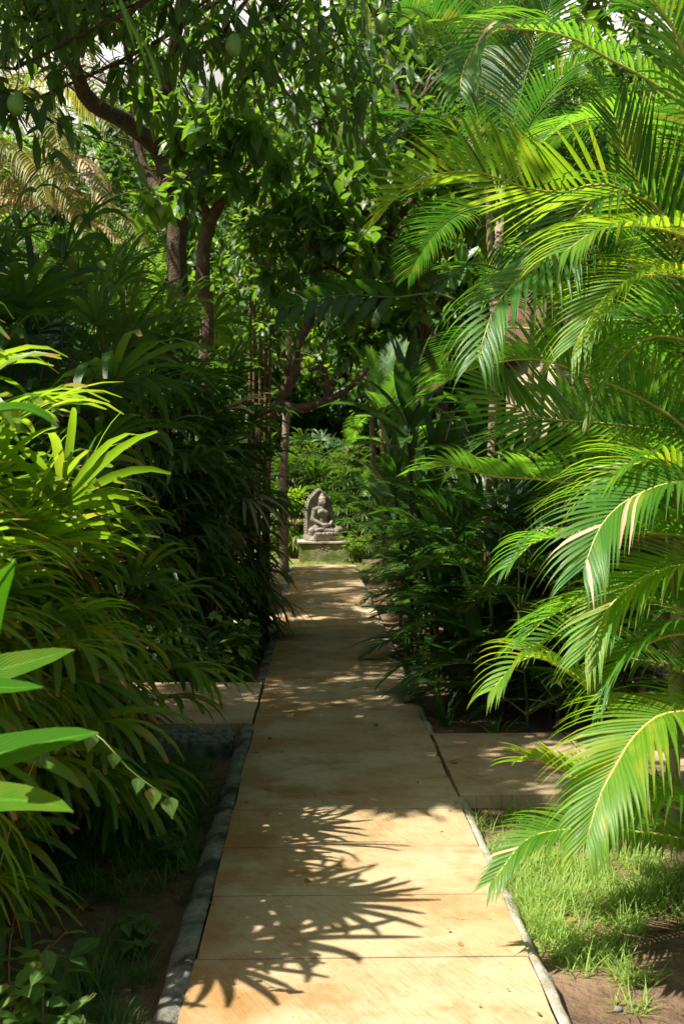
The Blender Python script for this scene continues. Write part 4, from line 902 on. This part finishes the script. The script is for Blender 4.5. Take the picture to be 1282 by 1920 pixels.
bt = tree('broad_leaf_tree', 'slender pale-barked tree with large light green leaves behind the fan palms', (P(384, 460, Yb).x, Yb, -.13),
     [([Vector((P(384, 460, Yb).x, Yb, -.15)), P(386, 700, Yb), P(380, 455, Yb), P(391, 412, Yb)], .085, .07), ([P(389, 420, Yb), P(417, 371, Yb), P(425, 330, Yb), P(428, 288, Yb - .2), P(440, 230, Yb - .4)], .07, .03),
      ([P(412, 378, Yb), P(440, 350, Yb), P(470, 300, Yb), P(520, 260, Yb)], .05, .02), ([P(391, 412, Yb), P(372, 340, Yb), P(380, 250, Yb)], .045, .02)],
     [(*P(a, b_, Y), .34, .34, .24, n) for a, b_, Y, n in ((380, 230, 11, 70), (430, 210, 10.8, 80), (350, 250, 11.2, 50), (470, 240, 10.9, 60), (360, 330, 11.5, 40), (420, 290, 11, 50), (330, 210, 11.3, 40), (500, 290, 11.2, 60), (300, 350, 11.8, 40), (450, 340, 11.4, 40), (350, 400, 11.8, 30))],
     T_BIG, M['bigleaf'], M['bark_mid'], singles=280, droop=.25)
tree('dark_tree', 'dark leafy tree arching over the middle of the path', (1.55, 12.6, -.1),
     [([Vector((1.55, 12.6, -.1)), Vector((1.5, 12.6, 1.8)), P(770, 520, 12.4), P(720, 440, 12)], .10, .06), ([P(770, 520, 12.4), P(700, 540, 11.6), P(620, 500, 11.2)], .05, .02), ([P(720, 440, 12), P(640, 350, 11.4), P(590, 300, 11)], .05, .02), ([P(720, 440, 12), P(780, 350, 12), P(760, 220, 12)], .05, .02)],
     [(*P(a, b_, Y), .55, .5, .34, n) for a, b_, Y, n in ((600, 330, 11.2, 130), (640, 400, 11.3, 140), (560, 380, 11.5, 120), (690, 470, 11.6, 140), (620, 470, 11.2, 130), (740, 400, 12, 130), (560, 460, 11.4, 110), (680, 330, 11.6, 130), (760, 480, 12, 120), (640, 270, 11.5, 120), (730, 250, 12.4, 120), (790, 300, 12.4, 120), (700, 560, 11.8, 80), (540, 520, 11.4, 70), (830, 420, 12.4, 120), (800, 560, 12, 80), (800, 60, 13, 120), (760, 130, 13, 120), (850, 130, 13, 120), (720, 20, 13, 100), (880, 40, 13, 120), (860, 230, 12.8, 110))],
     T_BIG, M['mango'], M['bark'], singles=300, droop=.5, scale=(.65, 1.0))
cs = thing('cane_shrub', 'shrub of thin upright reddish-brown canes behind the fan palms', 'shrub', (P(490, 500, 13).x, 13, gz(-.6, 13)))
for k, (a0, a1, yt) in enumerate(((478, 484, 330), (490, 497, 290), (500, 512, 320), (470, 466, 380), (508, 520, 400))):
    b = MB(); p1 = P(a1, yt, 13); p0 = P(a0, 580, 13); b.tube(spline([Vector((p0.x - .05, 13, -.15)), p0, p0.lerp(p1, .5) + Vector((.02, 0, 0)), p1], 12), [.03 - .0016 * i for i in range(12)], 6); put('cane', b.mesh('cane', M['cane'], True, cs.location), cs)
p_, d_, u_ = cluster_pts([(*P(a, b_, 12.9), .35, .35, .25, 60) for a, b_ in ((480, 320), (515, 300), (470, 400), (525, 380), (490, 450), (455, 480), (500, 540), (470, 560), (520, 480), (535, 560), (490, 620), (520, 640))], .3); leaves(cs, T_HEDGE, p_, d_, u_, rng.uniform(.5, .8, len(p_)), M['bigleaf'], 200)
# large lobed leaf hanging across the arch
Yl = 8.8
lb = thing('lobed_leaf_plant', 'climber with one big dark deeply lobed leaf spanning the arch', 'plant', (1.6, Yl + .4, gz(1.6, Yl + .4)))
b = MB(); b.tube(spline([Vector((1.6, Yl + .4, -.1)), P(930, 700, Yl + .3), P(850, 560, Yl + .2), P(735, 558, Yl), P(640, 553, Yl), P(510, 582, Yl - .1)], 30), [.02 - .00058 * i for i in range(30)], 6); put('stalk', b.mesh('stalk', M['rachis_green'], True, lb.location), lb)
sp = spline([P(735, 556, Yl), P(640, 553, Yl), P(510, 582, Yl - .1)], 9)
for i, p in enumerate(sp[:-1]):
    for s in (-1, 1):
        b = MB(); T = (sp[i + 1] - p).normalized(); L = .30 * (1 - .05 * i); dd = (T * .75 + Vector((0, -.25, s * .75 - .1))).normalized(); q = p.copy(); P_, W_, N_, Q_ = [], [], [], []
        for k, w in enumerate((.6, .95, 1, .9, .6, .05)):
            ww = (T - dd * T.dot(dd)).normalized(); nr = dd.cross(ww); P_.append(q.copy()); W_.append(ww); N_.append(nr); Q_.append(.075 * w); q = q + dd * (L / 5); dd = (dd + Vector((0, 0, -.16))).normalized()
        b.strip(P_, W_, N_, Q_, .1, random.random()); put('lobe', b.mesh('lobe', M['ti'], True, lb.location), lb)
# gnarled tree in the middle distance
Yg = 17.2
gb = Vector((-1.75, Yg, -.14))
tree('gnarled_tree', 'gnarled tree with dark limbs stretching across behind the arch', gb,
     [([gb, Vector((-1.5, Yg, 1.1)), P(470, 840, Yg), P(495, 792, Yg), P(526, 751, Yg), P(551, 698, Yg), P(557, 655, Yg), P(579, 589, Yg), P(600, 480, Yg)], .17, .05), ([P(526, 755, Yg), P(560, 766, Yg), P(613, 751, Yg), P(657, 726, Yg), P(690, 690, Yg)], .085, .035),
      ([P(613, 751, Yg), P(612, 710, Yg), P(604, 688, Yg), P(579, 695, Yg)], .06, .03), ([P(545, 705, Yg), P(520, 640, Yg), P(500, 560, Yg), P(470, 450, Yg), P(440, 330, Yg)], .08, .03)],
     [(*P(a, b_, Y), .7, .7, .45, n) for a, b_, Y, n in ((560, 560, 17, 60), (520, 620, 17.4, 70), (600, 520, 17, 80), (640, 700, 17.2, 40), (470, 560, 17, 80), (440, 420, 17, 120), (500, 420, 17, 120), (560, 420, 17.3, 120), (400, 300, 17, 140), (620, 440, 17, 100), (520, 300, 17, 140), (580, 720, 17.3, 30))] + [(U(-5, -.8), U(13.5, 20.5), U(5.5, 8), .8, .8, .5, 150) for _ in range(26)],
     T_HEDGE, M['hedge'], M['bark'], droop=.4, singles=120)
pb = Vector((P(533, 820, 21).x, 21, -.14))
tree('pale_trunk_tree', 'thin pale-trunked tree standing left of the statue', pb, [([pb, P(531, 870, 21), P(536, 780, 21), P(540, 640, 21), P(520, 400, 21)], .09, .05)],
     [(P(a, b_, 21.5).x, 21.5, P(a, b_, 21.5).z, .9, .8, .5, 120) for a, b_ in ((520, 380), (460, 330), (580, 350), (500, 260), (420, 420))], T_HEDGE, M['hedge'], M['bark_pale'], singles=0)
lbz = Vector((1.3, 27.5, -.1))
tree('lime_shrub_tree', 'sunlit lime-green round-leaved tree glowing beyond the arch', lbz, [([lbz, P(700, 700, 27.5), P(702, 640, 27.5), P(690, 560, 27.5)], .10, .05), ([P(700, 700, 27.5), P(650, 640, 27.5), P(620, 600, 27.5)], .06, .03), ([P(702, 660, 27.5), P(745, 600, 27.5)], .05, .02)],
     [(*P(a, b_, Y), .75, .7, .42, n) for a, b_, Y, n in ((650, 620, 26.5, 130), (690, 610, 26.3, 130), (620, 650, 26.8, 110), (720, 650, 26.6, 130), (670, 670, 26.4, 120), (740, 610, 27, 110), (600, 610, 27, 110), (720, 700, 26.8, 110), (650, 580, 27, 110), (760, 680, 27, 100), (690, 560, 27.3, 100), (640, 700, 26.8, 70), (590, 670, 27.3, 80))],
     T_ROUND, M['lime'], M['bark_pale'], singles=250, droop=.3)
# feathery bright trees behind on the left
def bigtree(name, label, x, y, h, rad, n, tmpl, mat, per, z0=.35, bmat='bark', scale=(.9, 1.4), droop=.35, group=None, r=.16):
    base = Vector((x, y, gz(x, y) - .03)); fork = base + Vector((U(-.3, .3), U(-.3, .3), h * z0)); limbs = [([base, base.lerp(fork, .5) + Vector((U(-.1, .1), 0, 0)), fork], r, r * .75)]; cls = []
    for k in range(5):
        a = k * 1.257 + U(-.3, .3); e = base + Vector((math.cos(a) * rad * .6, math.sin(a) * rad * .6, h * U(.65, .85))); limbs.append(([fork, fork.lerp(e, .5) + Vector((0, 0, .2)), e], r * .5, r * .15))
    for k in range(n):
        v = unit(rng.normal(size=3)) * rng.random() ** .4; cls.append((x + v[0] * rad, y + v[1] * rad, h * (.5 + z0 / 2) + v[2] * h * (1 - z0) / 2, rad * .30, rad * .30, rad * .2, per))
    return tree(name, label, base, limbs, cls, tmpl, mat, M[bmat], droop=droop, scale=scale, group=group, twigs=False)
bigtree('feathery_tree', 'bright feathery-leaved tree behind the forked trunk', -3.3, 18.5, 7.6, 2.2, 34, T_FEATHER, M['feather'], 60, .3)
bigtree('feathery_tree', 'feathery-leaved tree at the upper left beyond the coconut palm', -6.6, 20.5, 8.8, 2.3, 26, T_FEATHER, M['feather'], 60, .3)
# thicket that closes the garden
spec = [(-9.5, 27, 9, 3.2), (-5.6, 31, 8.5, 3.0), (-2.2, 29.5, 6.6, 2.3), (.4, 32, 15.5, 4.0), (3.4, 29, 13, 3.4), (6.4, 31, 10, 3.2), (10, 28, 10, 3.2), (-13, 23, 9, 3.2), (-11, 15, 8, 2.6), (-9.5, 9.5, 7.5, 2.4), (9.5, 20, 9, 3), (4.2, 22.5, 8.6, 2.6), (-2.2, 37, 19, 4.4), (4.5, 38, 19, 5), (1.6, 30, 5.5, 2.0), (-3.9, 28.5, 6, 2.2), (-.6, 34, 7, 2.6), (6.2, 20.5, 13.5, 3.4), (2.4, 23.5, 13.5, 2.6), (-4.5, 35, 15, 3.6)]
words = ['behind the feathery trees at far left', 'beyond the pale-trunked tree', 'low behind the statue on its left', 'straight above the statue', 'behind the lime tree on its right', 'behind the house at far right', 'at the far right corner of the garden', 'at the outer far left', 'left of the coconut palm', 'left of the fan palms', 'right of the house', 'above the house roof ridge', 'rising tallest behind the arch', 'rising tallest behind the house', 'low behind the statue on its right', 'low at the far left of the clearing', 'low in the deepest shade behind the statue', 'towering over the house at top right', 'towering at top centre right of the arch', 'towering behind the feathery trees']
for (x, y, h, rad), w in zip(spec, words):
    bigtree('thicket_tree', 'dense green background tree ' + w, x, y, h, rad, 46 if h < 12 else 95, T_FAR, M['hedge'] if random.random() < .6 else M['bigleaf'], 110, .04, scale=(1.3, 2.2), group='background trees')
for k, (x, y, w) in enumerate(((-3.0, 25.6, 'left of the statue'), (-1.5, 26.8, 'behind the left fan palm'), (2.3, 25.4, 'right of the statue'), (.6, 27.4, 'behind the statue'), (3.6, 24.2, 'at the far right of the statue clearing'), (-4.6, 23.4, 'at the far left of the statue clearing'), (-3.4, 14.6, 'behind the mango trunk'), (-2.6, 20.6, 'beside the far left side path'), (2.5, 18.5, 'along the far right bed'), (2.3, 15.2, 'beside the house corner'))):
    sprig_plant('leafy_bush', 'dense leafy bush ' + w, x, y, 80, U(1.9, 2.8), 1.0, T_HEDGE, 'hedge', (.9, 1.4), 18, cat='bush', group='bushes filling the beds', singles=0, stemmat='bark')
palm_clump('fine_palm', 'small feather palm catching light behind the ti plants', (1.35, 19.5, -.1), [(1.2, 19.3, 2.6, -.1, 0), (1.5, 19.7, 1.8, .1, 0)], 'fine', M['areca'], M['rachis_green'], M['palm_stem'], 9, 1.1)
# coconut palms at upper left
cp = thing('coconut_palm', 'coconut palm with hanging tan and green fronds at upper left', 'palm tree', (-4.6, 14.2, gz(-4.6, 14.2)))
b = MB(); b.tube(spline([Vector((-4.6, 14.2, -.15)), Vector((-4.5, 14.2, 3)), Vector((-4.2, 14.0, 6.3))], 20), [.15 * (1.15 - .3 * i / 19) * (1.04 if i % 2 else 1) for i in range(20)], 10); put('stem', b.mesh('stem', M['bark_pale'], True, cp.location), cp)
for pts, L, mt_, dr in (([(-60, 140), (50, 80), (110, 62), (150, 95), (180, 160), (206, 235)], .62, 'coco', 1.6), ([(-60, 200), (0, 160), (60, 170), (100, 230), (120, 330)], .6, 'coco', 1.5), ([(-60, 420), (30, 340), (90, 295), (140, 290), (180, 325), (205, 400)], .5, 'coco_dry', 1.5), ([(-90, 360), (20, 300), (80, 300), (130, 350), (160, 440)], .5, 'coco', 1.4), ([(-60, 420), (30, 375), (100, 375), (170, 410), (230, 450)], .42, 'coco_dry', 1.3), ([(-80, 250), (0, 260), (60, 300), (90, 380)], .5, 'coco', 1.4), ([(-40, 330), (60, 345), (150, 360), (230, 400), (270, 460)], .45, 'coco', 1.2)):
    put_frond(cp, frond_geo(PL(pts, 14.0, 12.8), 44, L, .04, 0, dr, 5, (70, 38), .1), M[mt_], M['rachis_tan' if 'dry' in mt_ else 'rachis'], split=True)
for k in range(5): bank_frond(cp, 'coconut', random.choice((0, 1, 2)), (-4.2, 14.0, 6.3), R(60 + k * 45), M['coco'], M['rachis'], .9)
c2 = thing('coconut_palm', 'slim coconut palm whose blurred frond tips hang in at the top', 'palm tree', (-2.6, .2, gz(-2.6, .2)))
b = MB(); b.tube(spline([Vector((-2.6, .2, -.15)), Vector((-2.55, .2, 2)), Vector((-2.4, .2, 4.2))], 14), [.12 * (1.15 - .3 * i / 13) * (1.04 if i % 2 else 1) for i in range(14)], 10); put('stem', b.mesh('stem', M['bark_pale'], True, c2.location), c2)
put_frond(c2, frond_geo([Vector((-2.4, .2, 4.2)), Vector((-1.9, 1.2, 4.7)), P(80, -420, 2.7), P(170, -160, 2.6), P(215, -10, 2.6), P(262, 70, 2.6)], 34, .30, .03, 0, .7, 8, (30, 12), .45), M['areca'], M['rachis_green'], split=True)
put_frond(c2, frond_geo([Vector((-2.4, .2, 4.3)), Vector((-1.3, 1.3, 4.9)), P(520, -420, 3.2), P(640, -200, 3.0), P(675, -40, 3.0), P(690, 60, 3.0)], 40, .30, .026, 0, .9, 8, (45, 18), .45), M['areca_deep'], M['rachis_green'], split=True)
# ------------------------------------------------------------------ house glimpsed through the palms
hx, hy = 3.0, 13.0
ho = thing('house', 'house with plaster wall and red wooden window behind the right palms', 'house', (hx + 2.5, hy + 2.5, 0))
def hb(name, mat, a, c, parent=ho):
    b = MB(); b.box(a, c); return put(name, b.mesh(name, M[mat], False, ho.location), parent)
hb('wall', 'plaster', (hx, hy, -.3), (hx + 5, hy + 5, 3.4))
for k in range(4): hb('post', 'wood', (hx - .06 + k * 1.35, hy - .5, -.2), (hx + .06 + k * 1.35, hy - .38, 3.42))
for wx in (hx + .25, hx + 1.65, hx + 3.1):
    f = hb('window', 'wood', (wx, hy - .05, 1.05), (wx + .95, hy - .004, 2.45))
    for k in range(2): hb('pane', 'glass', (wx + .08 + k * .43, hy - .062, 1.13), (wx + .44 + k * .43, hy - .053, 2.37), f)
    hb('sill', 'wood', (wx - .06, hy - .11, .98), (wx + 1.01, hy - .006, 1.04), f)
hb('rail', 'wood', (hx - .1, hy - .47, .75), (hx + 4.2, hy - .41, .82)); hb('rail', 'wood', (hx - .1, hy - .47, .35), (hx + 4.2, hy - .41, .41))
rf = MB(); e0, e1 = 3.45, 5.0
rf.add([Vector((hx - .15, hy - .9, e0)), Vector((hx + 5.8, hy - .9, e0)), Vector((hx + 5.8, hy + 2.5, e1)), Vector((hx - .15, hy + 2.5, e1)), Vector((hx + 5.8, hy + 5.9, e0)), Vector((hx - .15, hy + 5.9, e0))], [(0, 1, 2, 3), (3, 2, 4, 5), (0, 3, 5), (1, 4, 2)])
ro = put('roof', rf.mesh('roof', M['rooftile'], False, ho.location), ho)
tb = MB(); tb.tube([Vector((0, -.17, .012)), Vector((0, .17, .0))], [.085, .075], 8); tm = tb.mesh('tile', M['rooftile'])
sl_ = math.atan2(e1 - e0, 3.4)
for i in range(24):
    for j in range(11):
        s = (j + .5) / 11; o = put('tile', tm, ro, Vector((hx - .01 + i * .245, hy - .9 + 3.4 * s, e0 + (e1 - e0) * s + .02)) - ho.location); o.rotation_euler = (sl_, 0, 0)
